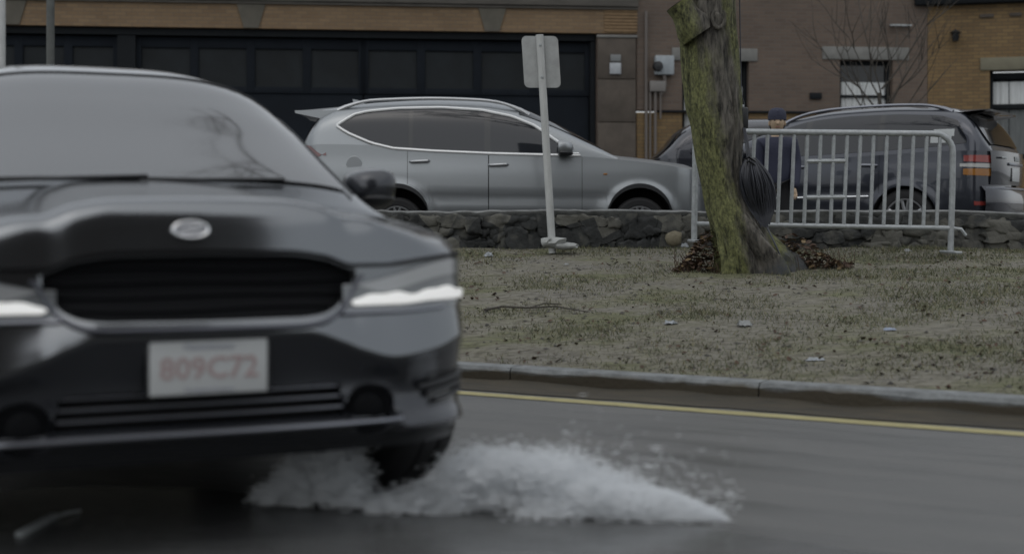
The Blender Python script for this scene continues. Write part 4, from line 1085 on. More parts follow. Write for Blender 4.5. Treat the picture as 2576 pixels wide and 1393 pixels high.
# glass
rows = [[c.top(d, f, .008) for f in np.linspace(-.90, .90, 31)] for d in np.linspace(1.24, 2.17, 26)]
b = MB(); b.grid(rows); ws = b.build('windscreen', M['windscreen'], fr)
edge = [c.top(d, .915, .010) for d in np.linspace(1.2, 2.18, 20)] + [c.top(2.19, f, .010) for f in np.linspace(.88, -.88, 21)] + [c.top(d, -.915, .010) for d in np.linspace(2.18, 1.2, 20)]
b = MB(); b.tube(edge, .006, 6); b.build('windscreen_seal', M['black_plastic'], ws)
for s0, s1 in ((-.62, .02), (-.02, .62)):
    b = MB(); b.tube([c.top(1.20, s0, .014), c.top(1.215, (s0+s1)/2, .016), c.top(1.235, s1, .016)], .007, 6); b.build('wiper', M['black_plastic'], fr)
for sg in (-1, 1):
    lo = [(1.55, 1.07), (2.4, 1.095), (3.4, 1.135), (4.1, 1.2)]; up = [(1.55, 1.075), (1.8, 1.25), (2.15, 1.46), (2.5, 1.55), (3.0, 1.585), (3.6, 1.565), (4.1, 1.4)]
    L_, U_ = lin(lo), lin(up)
    for a, e in ((1.55, 2.48), (2.56, 3.38), (3.45, 4.08)):
        n = 14; c.side_patch('window', [(a + (e-a)*k/n, L_(a + (e-a)*k/n)) for k in range(n+1)], [(a + (e-a)*k/n, U_(a + (e-a)*k/n)) for k in range(n+1)], M['car_glass'], sg)
    c.mirror(1.72, 1.15, sg, M['fg_lower'], 1.0)
    c.wheel(3.60, sg, .355)
    c.wheel(.87, sg, .355, R(19), tw=.245)
for dr in c.doors: c.handle(dr, dr[2] - .14, 1.0, M['fg_paint'])
rows = [[c.top(d, f, 0) + Vector((-.015, 0, 0)) for f in np.linspace(-.84, .84, 15)] for d in np.linspace(4.16, 4.42, 12)]
b = MB(); b.grid(rows); b.build('rear_window', M['car_glass'], fr)
for sg in (-1, 1):
    rows = [[c.pos(d, sg*(c.U(d, w)+.01), w) for w in np.linspace(.92, 1.06, 4)] for d in np.linspace(4.2, 4.53, 12)]
    b = MB(); b.grid(rows); b.build('tail_light', M['tail_red'], fr)
#CONT2
# ------------------------------------------------------------------ signpost
D_S = 13.75
p0, p1 = P(1390, 606, D_S), P(1357.5, 88, D_S)
sg_ = empty('sign_post', p0, 0, 'pale leaning signpost with the blank back of a small sign', 'signpost')
b = MB(); b.tube([Vector((0, 0, -.12)), p1 - p0], .038, 20); b.build('post', M['post'], sg_)
ax = (p1 - p0).normalized(); cxs = Vector((.996, 0, -.0)).normalized()
tc_ = P(1361.5, 155, D_S) - p0
bm_pts = []
hw, hh, rc = .182, .258, .05
for sx, sz, a0 in ((1, 1, 0), (-1, 1, 90), (-1, -1, 180), (1, -1, 270)):
    for k in range(7):
        a = R(a0 + 15*k); bm_pts.append((sx*(hw-rc) + rc*math.cos(a), sz*(hh-rc) + rc*math.sin(a)))
b = MB(); b.prism([tc_ + Vector((x, .040, 0)) + ax*z for x, z in bm_pts], (0, .006, 0)); b.build('sign_plate', M['sign_back'], sg_, smooth=False)
b = MB()
for z in (-.16, .16): b.lathe([(0, -.012), (.014, -.01), (.016, 0)], 10, Matrix.Translation(tc_ + ax*z + Vector((0, -.036, 0))))
b.build('bolt', M['galv'], sg_)
b = MB(); blob(b, (.02, -.02, -.02), (.11, .11, .06), 5, 2, .5, 1.8); blob(b, (.13, -.05, -.05), (.13, .08, .035), 9, 2, .5, 1.8); blob(b, (-.06, -.06, -.01), (.05, .06, .05), 12, 2, .5, 2)
fo = b.build('concrete_footing', M['concrete'], ang=50); fo.location = p0; tag(fo, 'broken pale concrete lump at the foot of the signpost', 'footing')

# ------------------------------------------------------------------ crowd barrier
D_B = 13.2
bl = P(1748, 632, D_B); bz = bank_z(bl.x, D_B)
bar = empty('crowd_barrier', P(2072, 632, D_B), 0, 'galvanised steel crowd barrier leaning behind the tree trunk', 'barrier')
B0 = Vector(P(2072, 632, D_B))
def BP(px, py, dy=0): return P(px, py, D_B) - B0 + Vector((0, dy, 0))
pts = [BP(1746, 606), BP(1749, 420)]
for a in range(0, 91, 15): pts.append(BP(1749 + 45*(1 - math.cos(R(a))), 376 - 45*math.sin(R(a))))
for x in np.linspace(1850, 2340, 8): pts.append(BP(x, 331.5 + (x-1850)/490*5))
for a in range(0, 91, 15): pts.append(BP(2350 + 47*math.sin(R(a)), 336.5 + 45*(1 - math.cos(R(a)))))
pts += [BP(2396, 470), BP(2391, 634)]
b = MB(); b.tube(pts, .0295, 12); b.build('frame', M['galv'], bar)
b = MB(); b.tube([BP(1750, 563), BP(2400, 574)], .024, 10); b.tube([BP(2396, 574), BP(2416, 576, -.02), BP(2428, 592, -.02)], .016, 8); b.build('bottom_rail', M['galv'], bar)
for k in range(18):
    x = 1796 + 33.35*k
    b = MB(); b.tube([BP(x + 2, 333 + k*.3), BP(x - 7, 566 + k*.5)], .0185, 8, caps=False); b.build('upright_bar', M['galv'], bar)
for y in (406, 497):
    b = MB(); b.tube([BP(2028, y), BP(2126, y - 1)], .0215, 8); b.build('sign_holder', M['galv'], bar)
for px, py in ((1746, 606), (2391, 634)):
    b = MB(); q = BP(px, py); b.box(q + Vector((0, 0, .0)), (.07, .5, .025), bev=.01); b.build('foot', M['galv'], bar)

# ------------------------------------------------------------------ the mossy tree
D_T = 12.3
T0 = P(1895, 655, D_T)
tree = empty('street_tree', T0, 0, 'leaning mossy tree trunk with a sawn-off limb stub', 'tree')
rowsT = [(-1500, 1640, 1745), (-900, 1672, 1800), (-420, 1698, 1830), (-120, 1712, 1845), (0, 1716, 1848), (60, 1710, 1850), (116, 1712, 1855), (173, 1716, 1859), (268, 1726, 1866), (320, 1740, 1870), (400, 1752, 1864), (480, 1768, 1872), (530, 1778, 1893), (565, 1788, 1918), (600, 1797, 1946), (630, 1803, 1976), (652, 1806, 2000), (690, 1808, 2014), (790, 1812, 2016)]
fl, frr = pch([(a, l) for a, l, r in rowsT]), pch([(a, r) for a, l, r in rowsT])
b = MB(); rows = []
ys = list(np.linspace(-1500, 0, 40)) + list(np.linspace(6, 790, 145)); NS = 110
for y in ys:
    l, r = fl(y), frr(y); cx_, rad = (l+r)/2, (r-l)/2*D_T/FPX
    ctr = P(cx_, y, D_T) - T0; row = []
    flare = sst(y, 520, 665)
    for k in range(NS):
        a = 2*math.pi*k/NS; ca, sa = math.cos(a), math.sin(a)
        rr = rad; dep = min(rad, .23 + .02*flare)
        zz = ctr.z
        ridge = .5 - abs(mnoise.noise(Vector((ca*4.2, sa*4.2, zz*.9))))
        fine = mnoise.noise(Vector((ca*14, sa*14, zz*2.6)))
        vein = abs(mnoise.noise(Vector((ca*9, sa*9, zz*1.3 + 5))))
        dr = .018*ridge + .007*fine - .012*(1 - sst(vein, 0, .10))
        dr += flare*(.055*math.sin(5*a + 1.1) + .03*math.sin(9*a) + .05*mnoise.noise(Vector((ca*3.3, sa*3.3, zz*3 + 9))) + .022*mnoise.noise(Vector((ca*9, sa*9, zz*8))))
        # long seam down the right of the front
        sx = ca*rad; seam = math.exp(-((ca - (.46 + .12*math.sin(zz*1.4)))/.035)**2)*(sa < 0)
        dr -= .022*seam
        row.append(ctr + Vector((ca*(rr + dr), sa*(dep + dr), 0)))
    rows.append(row)
b.grid(rows, closeu=True)
def bark_mat():
    m = bpy.data.materials.new('mossy_bark'); m.use_nodes = True; t = m.node_tree; bs = t.nodes['Principled BSDF']; bs.inputs['Roughness'].default_value = .9
    tc = t.nodes.new('ShaderNodeTexCoord')
    def N(s, d, st, rgh=.65):
        mp = t.nodes.new('ShaderNodeMapping'); mp.inputs['Scale'].default_value = st; t.links.new(tc.outputs['Object'], mp.inputs[0])
        n = t.nodes.new('ShaderNodeTexNoise'); n.inputs['Scale'].default_value = s; n.inputs['Detail'].default_value = d; n.inputs['Roughness'].default_value = rgh
        t.links.new(mp.outputs[0], n.inputs['Vector']); return n
    bark = N(22, 6, (1, 1, .22)); moss = N(3.2, 6, (1.6, 1.6, .45), .7); speck = N(48, 3, (1, 1, .6))
    cr = t.nodes.new('ShaderNodeValToRGB'); e = cr.color_ramp.elements
    e[0].position = .34; e[0].color = (.020,.019,.016,1); e[1].position = .66; e[1].color = (.135,.124,.106,1)
    t.links.new(bark.outputs['Fac'], cr.inputs[0])
    cm = t.nodes.new('ShaderNodeValToRGB'); e = cm.color_ramp.elements
    e[0].position = .30; e[0].color = (.030,.034,.015,1); e[1].position = .68; e[1].color = (.165,.170,.068,1)
    t.links.new(speck.outputs['Fac'], cm.inputs[0])
    sp = t.nodes.new('ShaderNodeSeparateXYZ'); t.links.new(tc.outputs['Object'], sp.inputs[0])
    # moss grows on the weather side (the left) and in a band on the right
    ax_ = t.nodes.new('ShaderNodeMath'); ax_.operation = 'MULTIPLY_ADD'; ax_.inputs[1].default_value = .22; ax_.inputs[2].default_value = 0
    t.links.new(sp.outputs[2], ax_.inputs[0])
    s2 = t.nodes.new('ShaderNodeMath'); s2.operation = 'ADD'; t.links.new(sp.outputs[0], s2.inputs[0]); t.links.new(ax_.outputs[0], s2.inputs[1])
    mr = t.nodes.new('ShaderNodeValToRGB'); mr.color_ramp.interpolation = 'EASE'; e = mr.color_ramp.elements
    mp_ = t.nodes.new('ShaderNodeMapRange'); mp_.inputs['From Min'].default_value = -.42; mp_.inputs['From Max'].default_value = .36; t.links.new(s2.outputs[0], mp_.inputs['Value'])
    e[0].position = 0; e[0].color = (.62,.62,.62,1); e[1].position = 1; e[1].color = (.25,.25,.25,1)
    for ps, vl in ((.30, .58), (.44, .34), (.56, .10), (.70, .12), (.82, .42)):
        k = e.new(ps); k.color = (vl, vl, vl, 1)
    t.links.new(mp_.outputs[0], mr.inputs[0])
    ad = t.nodes.new('ShaderNodeMath'); ad.operation = 'ADD'; t.links.new(mr.outputs[0], ad.inputs[0]); t.links.new(moss.outputs['Fac'], ad.inputs[1])
    st_ = t.nodes.new('ShaderNodeMapRange'); st_.interpolation_type = 'SMOOTHSTEP'; st_.inputs['From Min'].default_value = .66; st_.inputs['From Max'].default_value = 1.02; t.links.new(ad.outputs[0], st_.inputs['Value'])
    mx = t.nodes.new('ShaderNodeMix'); mx.data_type = 'RGBA'; t.links.new(st_.outputs[0], mx.inputs['Factor']); t.links.new(cr.outputs[0], mx.inputs['A']); t.links.new(cm.outputs[0], mx.inputs['B'])
    crk = N(9, 7, (1.4, 1.4, .35), .75)
    ck = t.nodes.new('ShaderNodeValToRGB'); e = ck.color_ramp.elements; e[0].position = .36; e[0].color = (.16,.16,.16,1); e[1].position = .50; e[1].color = (1.12,1.12,1.12,1); t.links.new(crk.outputs['Fac'], ck.inputs[0])
    mk = t.nodes.new('ShaderNodeMix'); mk.data_type = 'RGBA'; mk.blend_type = 'MULTIPLY'; mk.inputs['Factor'].default_value = 1
    t.links.new(mx.outputs['Result'], mk.inputs['A']); t.links.new(ck.outputs[0], mk.inputs['B']); mx = mk
    # tar-dark wet foot at the right
    ft = t.nodes.new('ShaderNodeMath'); ft.operation = 'MULTIPLY_ADD'; ft.inputs[1].default_value = -1.35; t.links.new(sp.outputs[2], ft.inputs[0]); t.links.new(sp.outputs[0], ft.inputs[2])
    wt = t.nodes.new('ShaderNodeMapRange'); wt.interpolation_type = 'SMOOTHSTEP'; wt.inputs['From Min'].default_value = .07; wt.inputs['From Max'].default_value = .24; t.links.new(ft.outputs[0], wt.inputs['Value'])
    mx2 = t.nodes.new('ShaderNodeMix'); mx2.data_type = 'RGBA'; wn = N(7, 6, (1, 1, 1)); wm_ = t.nodes.new('ShaderNodeMath'); wm_.operation = 'MULTIPLY'; wv = t.nodes.new('ShaderNodeMapRange'); wv.inputs['From Min'].default_value = .36; wv.inputs['From Max'].default_value = .58; t.links.new(wn.outputs['Fac'], wv.inputs['Value']); t.links.new(wt.outputs[0], wm_.inputs[0]); t.links.new(wv.outputs[0], wm_.inputs[1]); t.links.new(wm_.outputs[0], mx2.inputs['Factor']); t.links.new(mx.outputs['Result'], mx2.inputs['A']); mx2.inputs['B'].default_value = (.062, .066, .070, 1)
    t.links.new(mx2.outputs['Result'], bs.inputs['Base Color'])
    bp = t.nodes.new('ShaderNodeBump'); bp.inputs['Strength'].default_value = .9; bp.inputs['Distance'].default_value = .02
    t.links.new(bark.outputs['Fac'], bp.inputs['Height']); t.links.new(bp.outputs[0], bs.inputs['Normal'])
    return m
MB_ = bark_mat()
b.build('trunk', MB_, tree, ang=80)
# sawn limb stub
s0 = P(1752, 95, D_T) - T0 + Vector((0, -.13, 0)); s1 = P(1701, 18, D_T) - T0 + Vector((0, -.20, 0))
b = MB(); rows = []; dirn = (s1 - s0).normalized(); ux = Vector((0, 1, 0)); uz = dirn.cross(ux).normalized()
for k in range(9):
    f = k/8; r_ = .165 - .05*f + .012*math.sin(f*7); row = []
    for j in range(40):
        a = 2*math.pi*j/40; nn = 1 + .12*nz((math.cos(a)*2, math.sin(a)*2, f*2)) + .05*nz((math.cos(a)*7, math.sin(a)*7, f*4))
        row.append(s0.lerp(s1, f) + (ux*math.cos(a) + uz*math.sin(a))*r_*nn)
    rows.append(row)
b.grid(rows, closeu=True); st = b.build('limb_stub', MB_, tree, ang=80)
b = MB(); rr_ = [[s1 + dirn*.004 + (p - s1)*f for p in rows[-1]] for f in (1.02, .9, .5, .02)]; b.grid(rr_, closeu=True)
b.build('sawn_face', mat('weathered_cut_wood', (.13,.14,.14), .85, var=.25, vscale=30, bump=.3), st)
b = MB(); kp = P(1797, 62, D_T) - T0 + Vector((0, -.255, 0))
b.tube([kp + Vector((.055*math.sin(a), -.008 + .01*math.cos(a), -.085*math.cos(a) + .02)) for a in np.linspace(-2.4, 2.4, 20)], lambda i: .012 + .008*math.sin(i/19*math.pi), 8)
blob(b, kp + Vector((0, .03, .0)), (.045, .03, .08), 15, 2, .4, 1.5); b.build('branch_scar', MB_, tree, ang=70)
# limbs and bare twigs above the picture
def grow(b, p, d, r, ln, lvl):
    pts = [p]; n = 6; q = p.copy(); dd = d.copy()
    for k in range(n):
        dd = (dd + Vector((random.uniform(-.16, .16), random.uniform(-.16, .16), random.uniform(-.04, .12)))).normalized(); q = q + dd*ln/n; pts.append(q.copy())
    b.tube(pts, lambda i: r*(1 - .6*i/n), 7 if lvl < 2 else 4, caps=False)
    if lvl >= 4: return
    for k in range(3 if lvl else 4):
        f = random.randint(2, n); nd = (dd + Vector((random.uniform(-.9, .9), random.uniform(-.9, .9), random.uniform(-.2, .6)))).normalized()
        grow(b, pts[f], nd, r*.52*(1.1 - .3*f/n) + .002, ln*random.uniform(.6, .8), lvl + 1)
topc = P((fl(-1500)+frr(-1500))/2, -1490, D_T) - T0
b = MB()
for k in range(5):
    a = k*1.257 + .4; grow(b, topc + Vector((0, 0, -.25*k)), Vector((math.cos(a), math.sin(a), .7)).normalized(), .12, 3.3, 0)
b.build('crown', M['twig'], tree, recalc=False)
# dead leaves heaped at the trunk foot, either side
def leaf_pile(px0, px1, hpx, n, nm, label, seed):
    rd = random.Random(seed); b = MB(); bp = MB()
    for i in range(n):
        px = px0 + (px1-px0)*rd.betavariate(1.6, 1.6); dy = rd.gauss(.02, .07); d = D_T + .05 + dy
        X = (px - CX)*d/FPX; hmax = hpx(px)*d/FPX; h = hmax*rd.random()**.9
        leaf_shape(b if rd.random() < .74 else bp, (X, d, bank_z(X, d) + .01 + h), rd.uniform(.03, .08))
    for i in range(60):
        px = rd.uniform(px0, px1); d = D_T + rd.gauss(.02, .08); X = (px-CX)*d/FPX; q = Vector((X, d, bank_z(X, d))); dv = Vector((rd.uniform(-.5, .5), rd.uniform(-.3, .3), rd.uniform(.25, 1)))*rd.uniform(.10, .24)
        b.tube([q, q + dv*.5 + Vector((0, 0, .02)), q + dv], .003, 4)
    o = b.build(nm, M['leaf'], smooth=False, recalc=False); tag(o, label, 'leaf pile', kind='stuff')
    o2 = bp.build('pale_leaf', M['leaf_pale'], o, smooth=False, recalc=False)
leaf_pile(1695, 1815, lambda x: 105*sst(x, 1690, 1790), 430, 'leaf_pile', 'heap of dark brown dead leaves against the left foot of the trunk', 3)
leaf_pile(1945, 2150, lambda x: 80*(1 - sst(x, 1965, 2140)) + 8, 400, 'leaf_pile', 'brown leaves and twigs spilling away from the right foot of the trunk', 4)
# black cable loops hung on the trunk, with a small splice box above
coil = empty('cable_coil', P(1890, 395, D_T - .18), 0, 'bundle of black cable loops hanging on the right side of the trunk', 'cable coil')
C0 = P(1890, 395, D_T - .18)
b = MB(); rd = random.Random(11)
for i in range(300):
    late = i > 225
    xm = rd.uniform(1864, 1927) if not late else rd.uniform(1922, 1949)
    ym = rd.uniform(445, 480) if not late else rd.uniform(480, 520)
    xt = 1877 + 18*(xm - 1864)/63 if not late else rd.uniform(1893, 1900); xb = rd.uniform(1914, 1934) if not late else rd.uniform(1922, 1938)
    yb = rd.uniform(530, 572) if not late else rd.uniform(530, 565)
    dz = rd.uniform(-.11, .05)*math.sqrt(max(0, 1 - ((xm - 1895)/36)**2)) if not late else rd.uniform(-.03, .05)
    pts = []
    for k in range(15):
        t_ = k/14; y_ = 398 + (yb - 398)*t_; tm = (ym - 398)/(yb - 398)
        x_ = xt*(1-t_)**2 + xb*t_**2 + 2*t_*(1-t_)*(2*xm - .5*(xt+xb)) + rd.uniform(-.4, .4)
        pts.append(P(x_, y_, D_T - .18) - C0 + Vector((0, dz*math.sin(math.pi*min(1, t_*1.1 + .1)), 0)))
    b.tube(pts, rd.uniform(.0035, .006), 5)
b.build('loops', M['cable'], coil)
b = MB()
for k, (xa, xb) in enumerate(((1872, 1884), (1874, 1888), (1869, 1880))): b.tube([P(xa, 322, D_T - .12) - C0, P((xa+xb)/2 + 1, 360, D_T - .16) - C0, P(xb, 402, D_T - .18) - C0], .006, 6)
b.build('hanging_cable', M['cable'], coil); b = MB()
b.tube([P(1925, 560, D_T - .16) - C0, P(1938, 590, D_T - .2) - C0, P(1955, 625, D_T - .26) - C0, P(1966, 652, D_T - .24) - C0], .008, 6)
b.build('hanging_cable', M['cable'], coil)
b = MB()
for y in (402, 412): b.tube([P(1872, y, D_T - .12) - C0, P(1884, y - 6, D_T - .30) - C0, P(1900, y + 4, D_T - .24) - C0], .008, 6)
b.build('strap', M['black_plastic'], coil)
bx = empty('splice_box', P(1871, 298, D_T - .03), 0, 'small black cable box strapped to the right edge of the trunk', 'cable box')
b = MB(); b.box((0, 0, 0), (.066, .12, .19), bev=.016); b.build('case', M['black_plastic'], bx)
b = MB(); b.tube([(.0, 0, .095), (.004, 0, .13), (-.02, .02, .22), (-.03, .05, 1.2)], .006, 6); b.tube([(0, 0, -.09), (0, -.05, -.12)], .008, 6); b.build('lead', M['cable'], bx)
b = MB(); b.box((-.01, -.01, .105), (.02, .05, .03), bev=.006); b.build('bracket', M['galv'], bx)

# ------------------------------------------------------------------ person behind the barrier
def skin_obj(name, verts, edges, radii, m, parent, sub=2, root=0):
    bm = bmesh.new(); sv = bm.verts.layers.skin.verify(); vs = [bm.verts.new(v) for v in verts]
    for i, v in enumerate(vs):
        r = radii[i]; v[sv].radius = r if isinstance(r, tuple) else (r, r); v[sv].use_root = (i == root)
    for a, c_ in edges: bm.edges.new((vs[a], vs[c_]))
    me = bpy.data.meshes.new(name); bm.to_mesh(me); bm.free()
    o = bpy.data.objects.new(name, me); col.objects.link(o); me.materials.append(m); o.parent = parent
    o.modifiers.new('skin', 'SKIN').use_smooth_shade = True
    s_ = o.modifiers.new('sub', 'SUBSURF'); s_.levels = sub; s_.render_levels = sub
    return o
pe_x = (1955 - CX)*15.2/FPX
pe_sc = .905
pe = empty('person', (pe_x, 15.2, .66), R(-8), 'person in a navy cap and dark jacket standing beyond the barrier, facing the road', 'person')
pe.scale = (pe_sc,)*3
# y = -1 is towards the camera
V_ = [(0, 0, .86), (0, .01, 1.05), (0, .0, 1.22), (0, .01, 1.345), (0, 0, 1.42), (0, -.01, 1.47), (0, -.015, 1.56), (0, -.005, 1.63),
      (.17, 0, 1.32), (.22, .02, 1.08), (.20, -.10, .88), (.195, -.14, .80), (-.17, 0, 1.32), (-.22, .02, 1.08), (-.20, -.08, .86), (-.20, -.10, .78),
      (.09, 0, .80), (.10, -.01, .45), (.10, .02, .09), (.11, -.12, .035), (-.09, 0, .80), (-.10, -.02, .45), (-.10, .02, .09), (-.11, -.12, .035)]
E_ = [(0,1),(1,2),(2,3),(3,4),(4,5),(5,6),(6,7),(3,8),(8,9),(9,10),(10,11),(3,12),(12,13),(13,14),(14,15),(0,16),(16,17),(17,18),(18,19),(0,20),(20,21),(21,22),(22,23)]
Rd = [(.13,.09),(.12,.08),(.13,.085),(.10,.075),.052,.06,(.105,.122),(.09,.11),.045,.032,.026,.024,.045,.032,.026,.024,.075,.06,.045,.035,.085,.06,.045,.035]
body = skin_obj('body', V_, E_, Rd, M['skin'], pe)
def hand(x, y, z, sgn):
    vs, es, rs = [(x, y, z), (x, y - .02, z - .06)], [(0, 1)], [.026, .03]
    for k in range(4):
        i = len(vs); ox = (k - 1.5)*.017; ln = (.034, .040, .038, .030)[k]
        vs += [(x + ox, y - .026, z - .085), (x + ox, y - .034 - .006*k, z - .085 - ln), (x + ox, y - .030, z - .085 - ln*1.8)]; es += [(1, i), (i, i+1), (i+1, i+2)]; rs += [.010, .009, .008]
    i = len(vs); vs += [(x - sgn*.034, y - .034, z - .045), (x - sgn*.044, y - .048, z - .075)]; es += [(0, i), (i, i+1)]; rs += [.011, .009]
    return skin_obj('hand', vs, es, rs, M['skin'], body, 1)
hand(.195, -.15, .785, 1); hand(-.20, -.11, .765, -1)
J_ = [(0, 0, .72), (0, .01, 1.05), (0, 0, 1.22), (0, .01, 1.345), (0, .005, 1.405), (.18, 0, 1.32), (.225, .02, 1.08), (.196, -.14, .755), (-.18, 0, 1.32), (-.225, .02, 1.08), (-.202, -.10, .74)]
skin_obj('jacket', J_, [(0,1),(1,2),(2,3),(3,4),(3,5),(5,6),(6,7),(3,8),(8,9),(9,10)], [(.20,.155),(.18,.14),(.185,.14),(.15,.115),.085,.09,.076,.066,.09,.076,.066], M['jacket'], pe)
T_ = [(0, 0, .97), (.095, 0, .80), (.10, -.01, .45), (.10, .02, .08), (-.095, 0, .78), (-.10, -.02, .45), (-.10, .02, .08)]
skin_obj('trousers', T_, [(0,1),(1,2),(2,3),(0,4),(4,5),(5,6)], [(.165,.13), .10, .078, .066, .10, .078, .066], M['trousers'], pe)
for sx in (1, -1): skin_obj('shoe', [(sx*.10, .04, .05), (sx*.105, -.06, .045), (sx*.11, -.16, .035)], [(0,1),(1,2)], [.055,.052,.04], M['black_plastic'], pe)
b = MB(); b.lathe([(.118, -.055), (.122, -.01), (.112, .05), (.07, .088), (0, .098)], 24, Matrix.Translation((0, .0, 1.655)) @ Matrix.Rotation(R(90), 4, 'X') @ Matrix.Scale(.92, 4, (1, 0, 0))); b.build('cap', M['cap'], pe)
b = MB(); blob(b, (0, -.116, 1.555), (.016, .022, .024), 2, 2, .05)
b.build('nose', M['skin'], body)
b = MB()
for sx in (1, -1): blob(b, (sx*.034, -.103, 1.59), (.014, .008, .008), 3, 2, .02)
b.build('eyes', M['hair'], body)
b = MB(); b.tube([(-.026, -.100, 1.512), (0, -.108, 1.508), (.026, -.100, 1.512)], .006, 6); b.build('mouth', mat('lips', (.26,.12,.10), .5), body)
for sx in (1, -1):
    b = MB(); blob(b, (sx*.093, .0, 1.56), (.013, .024, .034), 6, 2, .05); b.build('ear', M['skin'], body)
b = MB(); blob(b, (0, .05, 1.555), (.10, .075, .09), 8, 2, .1); b.build('hair', M['hair'], body)

# ------------------------------------------------------------------ bare young tree in front of the brick house
pz = P(2215, HY, 23.6)
sap = empty('bare_sapling', (pz.x, 23.6, .79), 0, 'thin bare sapling in front of the brown brick house', 'tree')
random.seed(21); b = MB(); b.tube([Vector((0, 0, 0)), Vector((.05, 0, 1.2)), Vector((-.02, .02, 2.4))], lambda i: .055 - .012*i, 8)
b.build('trunk', M['twig'], sap)
b = MB()
for k in range(9):
    a = k*2.4; grow(b, Vector((.02, .01, 1.5 + .12*k)), Vector((math.cos(a)*.8, math.sin(a)*.35, .9)).normalized(), .018, 1.3, 2)
b.build('crown', M['twig'], sap, recalc=False)

# ------------------------------------------------------------------ house across the road behind the photographer (mirrored in the bonnet)
hp = Vector((4.55, -5.6, 0)); hs_ = empty('gabled_house', (hp.x, hp.y, 0), R(30), 'dark gabled house across the road, seen only mirrored on the moving car', 'building')
b = MB(); b.box((-.3, -3, 4.6), (6.8, 6, 9.2)); b.prism([Vector((-3.7, 0, 9.2)), Vector((3.1, 0, 9.2)), Vector((-.7, 0, 16.4))], (0, -6, 0)); b.box((.5, -2, 14.4), (.8, .8, 3.2)); b.build('wall', M['red_brick'], hs_, smooth=False)
b = MB()
for sgn in (-1, 1): b.prism([Vector((sgn*3.6 - .3, .3, 8.9)), Vector((-.7, .3, 16.5)), Vector((-.7, .3, 16.8)), Vector((sgn*3.85 - .3, .3, 9.02))], (0, -6.6, 0))
b.build('roof', mat('roof_slate', (.03,.032,.035), .7), hs_, smooth=False)
for x in (-1.7, .3, 1.9):
    for z in (2.2, 5.2, 7.6):
        b = MB(); b.box((x, .03, z), (.9, .08, 1.3), bev=.01); w_ = b.build('window', M['lintel'], hs_)
        b = MB(); b.box((x, .075, z), (.72, .02, 1.1)); b.build('pane', M['dark_glass'], w_)

# ------------------------------------------------------------------ splash thrown up by the front wheel
def octa(v, f, p, s, ax=None):
    o = len(v); ax = ax or Vector((1, 0, 0)); 
    u = ax.orthogonal().normalized(); w_ = ax.cross(u)
    L_ = random.uniform(1.5, 4.0) if random.random() < .6 else random.uniform(5, 13)
    for d in (ax*L_, -ax*L_, u, -u, w_, -w_): v.append(p + d*s)
    f += [(o, o+2, o+4), (o+2, o+1, o+4), (o+1, o+3, o+4), (o+3, o, o+4), (o+2, o, o+5), (o+1, o+2, o+5), (o+3, o+1, o+5), (o, o+3, o+5)]
random.seed(5)
A_, B_ = P(1112, 1290, 4.86), P(1805, 1304, 4.64); A_.z = B_.z = 0
perp = Vector((B_.y - A_.y, -(B_.x - A_.x), 0)).normalized()      # towards the camera
hp_ = pch([(0, .16), (.06, .22), (.12, .24), (.25, .245), (.42, .235), (.55, .19), (.65, .14), (.72, .10), (.85, .075), (.94, .05), (1, .0)])
v, f = [], []
def put(t, h, off, s):
    d = Vector((.85, -.3, random.uniform(-.25, .4))).normalized()
    octa(v, f, A_.lerp(B_, t) + perp*off + Vector((0, 0, h)), s, d)
# ragged upper spray: clumps
cl = []
for i in range(520):
    t = random.betavariate(1.0, 1.35)*.78; H_ = .76*hp_(t)*(1 + .10*nz((t*23, 1, 0)) + .06*nz((t*70, 3, 0)))
    h = H_*(random.random()**.72); cl.append((t, h, random.gauss(-.02, .10), random.uniform(.012, .04)))
for t, h, o, r in cl:
    for k in range(int(50*r/.025)):
        g = Vector((random.gauss(0, 1), random.gauss(0, 1), random.gauss(0, .62)))*r
        put(t + g.x*.9, max(.002, h + g.z), o + g.y, random.uniform(.0010, .0023))
# bow of water pushed out low in front: dense smooth sheet
for i in range(16000):
    t = .30 + .72*random.random()**.95; H_ = (.105*math.sqrt(max(0, 1 - ((t - .62)/.385)**2)) if t > .62 else .105*sst(t, .28, .6))
    H_ *= 1 - .25*sst(t, .8, 1); h = max(0, H_)*random.random()**.6; r_ = math.sqrt(max(0, 1 - (h/max(H_, .001))**2))
    put(t, h, random.choice((.11*r_ + random.gauss(0, .010), random.uniform(-.08, .11)*r_))*math.sqrt(max(0.02, 1 - (max(t - .62, 0)/.40)**2)), random.uniform(.0016, .0034))
# stray drops in the air
for i in range(420):
    t = random.uniform(.45, 1.08); h = .7*hp_(min(t, 1)) + abs(random.gauss(0, .085)) + .01
    put(t, h, random.gauss(0, .09), random.uniform(.0010, .0022))
for i in range(34):
    k = random.random(); put(.70 + .10*k + random.gauss(0, .02), .10 + .12*k + random.gauss(0, .025), random.gauss(0, .04), random.uniform(.0014, .003))
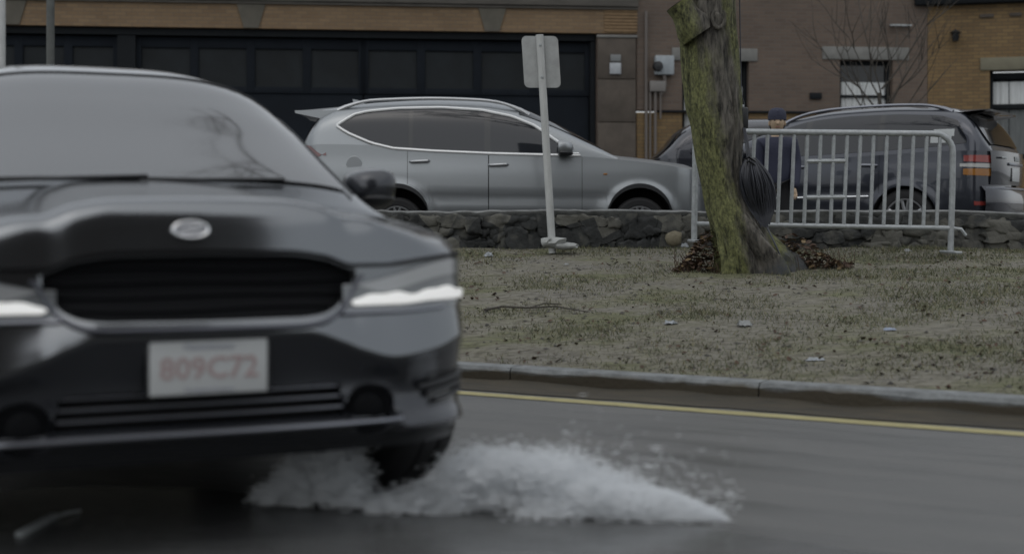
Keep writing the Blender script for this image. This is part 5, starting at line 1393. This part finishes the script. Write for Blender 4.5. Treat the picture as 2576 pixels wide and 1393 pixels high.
# spray under the bumper, left of the tyre
for i in range(420):
    px = random.triangular(640, 912, 850); hmx = 130*sst(px, 620, 800)*(1 - .35*sst(px, 870, 912)); d = random.uniform(4.75, 5.2)
    base = P(px, 1262, d); g0 = base.z; hh = g0 + hmx*d/FPX*random.random()
    r = random.uniform(.012, .032)
    for k in range(int(34*r/.02)):
        g = Vector((random.gauss(0, 1), random.gauss(0, 1), random.gauss(0, .55)))*r
        q = Vector((base.x, d, hh)) + g
        if q.z > .004: octa(v, f, q, random.uniform(.002, .0042))
for i in range(230):
    px = random.uniform(930, 1180); d = random.uniform(4.72, 4.92); r = random.uniform(.010, .03); h = .06*random.random()**1.5*(.4 + .6*sst(px, 960, 1100))
    for k in range(int(34*r/.02)):
        g = Vector((random.gauss(0, 1), random.gauss(0, 1), random.gauss(0, .55)))*r
        q = Vector(((px-CX)*d/FPX, d, h)) + g
        if q.z > .003: octa(v, f, q, random.uniform(.0018, .0042))
b = MB(); b.v = [tuple(p) for p in v]; b.f = f
wm = bpy.data.materials.new('white_water_spray'); wm.use_nodes = True; t = wm.node_tree; bs = t.nodes['Principled BSDF']
bs.inputs['Base Color'].default_value = (.84, .855, .865, 1); bs.inputs['Roughness'].default_value = .35; bs.inputs['Subsurface Weight'].default_value = 0
tr = t.nodes.new('ShaderNodeBsdfTranslucent'); tr.inputs['Color'].default_value = (.95, .96, .97, 1); mxs = t.nodes.new('ShaderNodeMixShader'); mxs.inputs['Fac'].default_value = .5
out = t.nodes['Material Output']; t.links.new(bs.outputs[0], mxs.inputs[1]); t.links.new(tr.outputs[0], mxs.inputs[2]); t.links.new(mxs.outputs[0], out.inputs['Surface'])
sp_o = b.build('water_splash', wm, recalc=False); tag(sp_o, 'white spray of puddle water flung out by the front wheel', 'splash', kind='stuff')
# standing water the car drives through
b = MB(); rows = []
for k in range(61):
    a = -4.2 + 6.2*k/60; e = math.sqrt(max(0, 1 - ((a + 1.1)/3.15)**2)); n0 = 3.35 + .0*a
    rows.append([RP(a, n0 + s_*e*(.85 + .16*nz((a*1.3, s_, 0))), .005) for s_ in (-1, -.5, 0, .5, 1)])
b.grid(rows)
pm = mat('puddle_water', (.085,.087,.087), .22, var=.15, vscale=6, bump=.12, bscale=16, ior=1.33, stretch=(.6, 2, 1))
tag(b.build('puddle', pm, recalc=False), 'shallow puddle spread over the road round the moving car', None, kind='structure')
# broken stick lying on the road at the lower left
st = empty('road_debris', (-1.545, 4.5, 0), 0, 'short grey splinter lying on the dark road at the lower left', 'debris')
b = MB(); b.box((0, 0, .013), (.030, .29, .016), Matrix.Rotation(R(-3), 3, 'Z'), bev=.004); b.tube([(.01, .10, .012), (.05, .15, .02), (.07, .22, .012)], .005, 6); st_ = b.build('splinter', mat('grey_splinter', (.36,.38,.38), .8, var=.2, vscale=30), st)
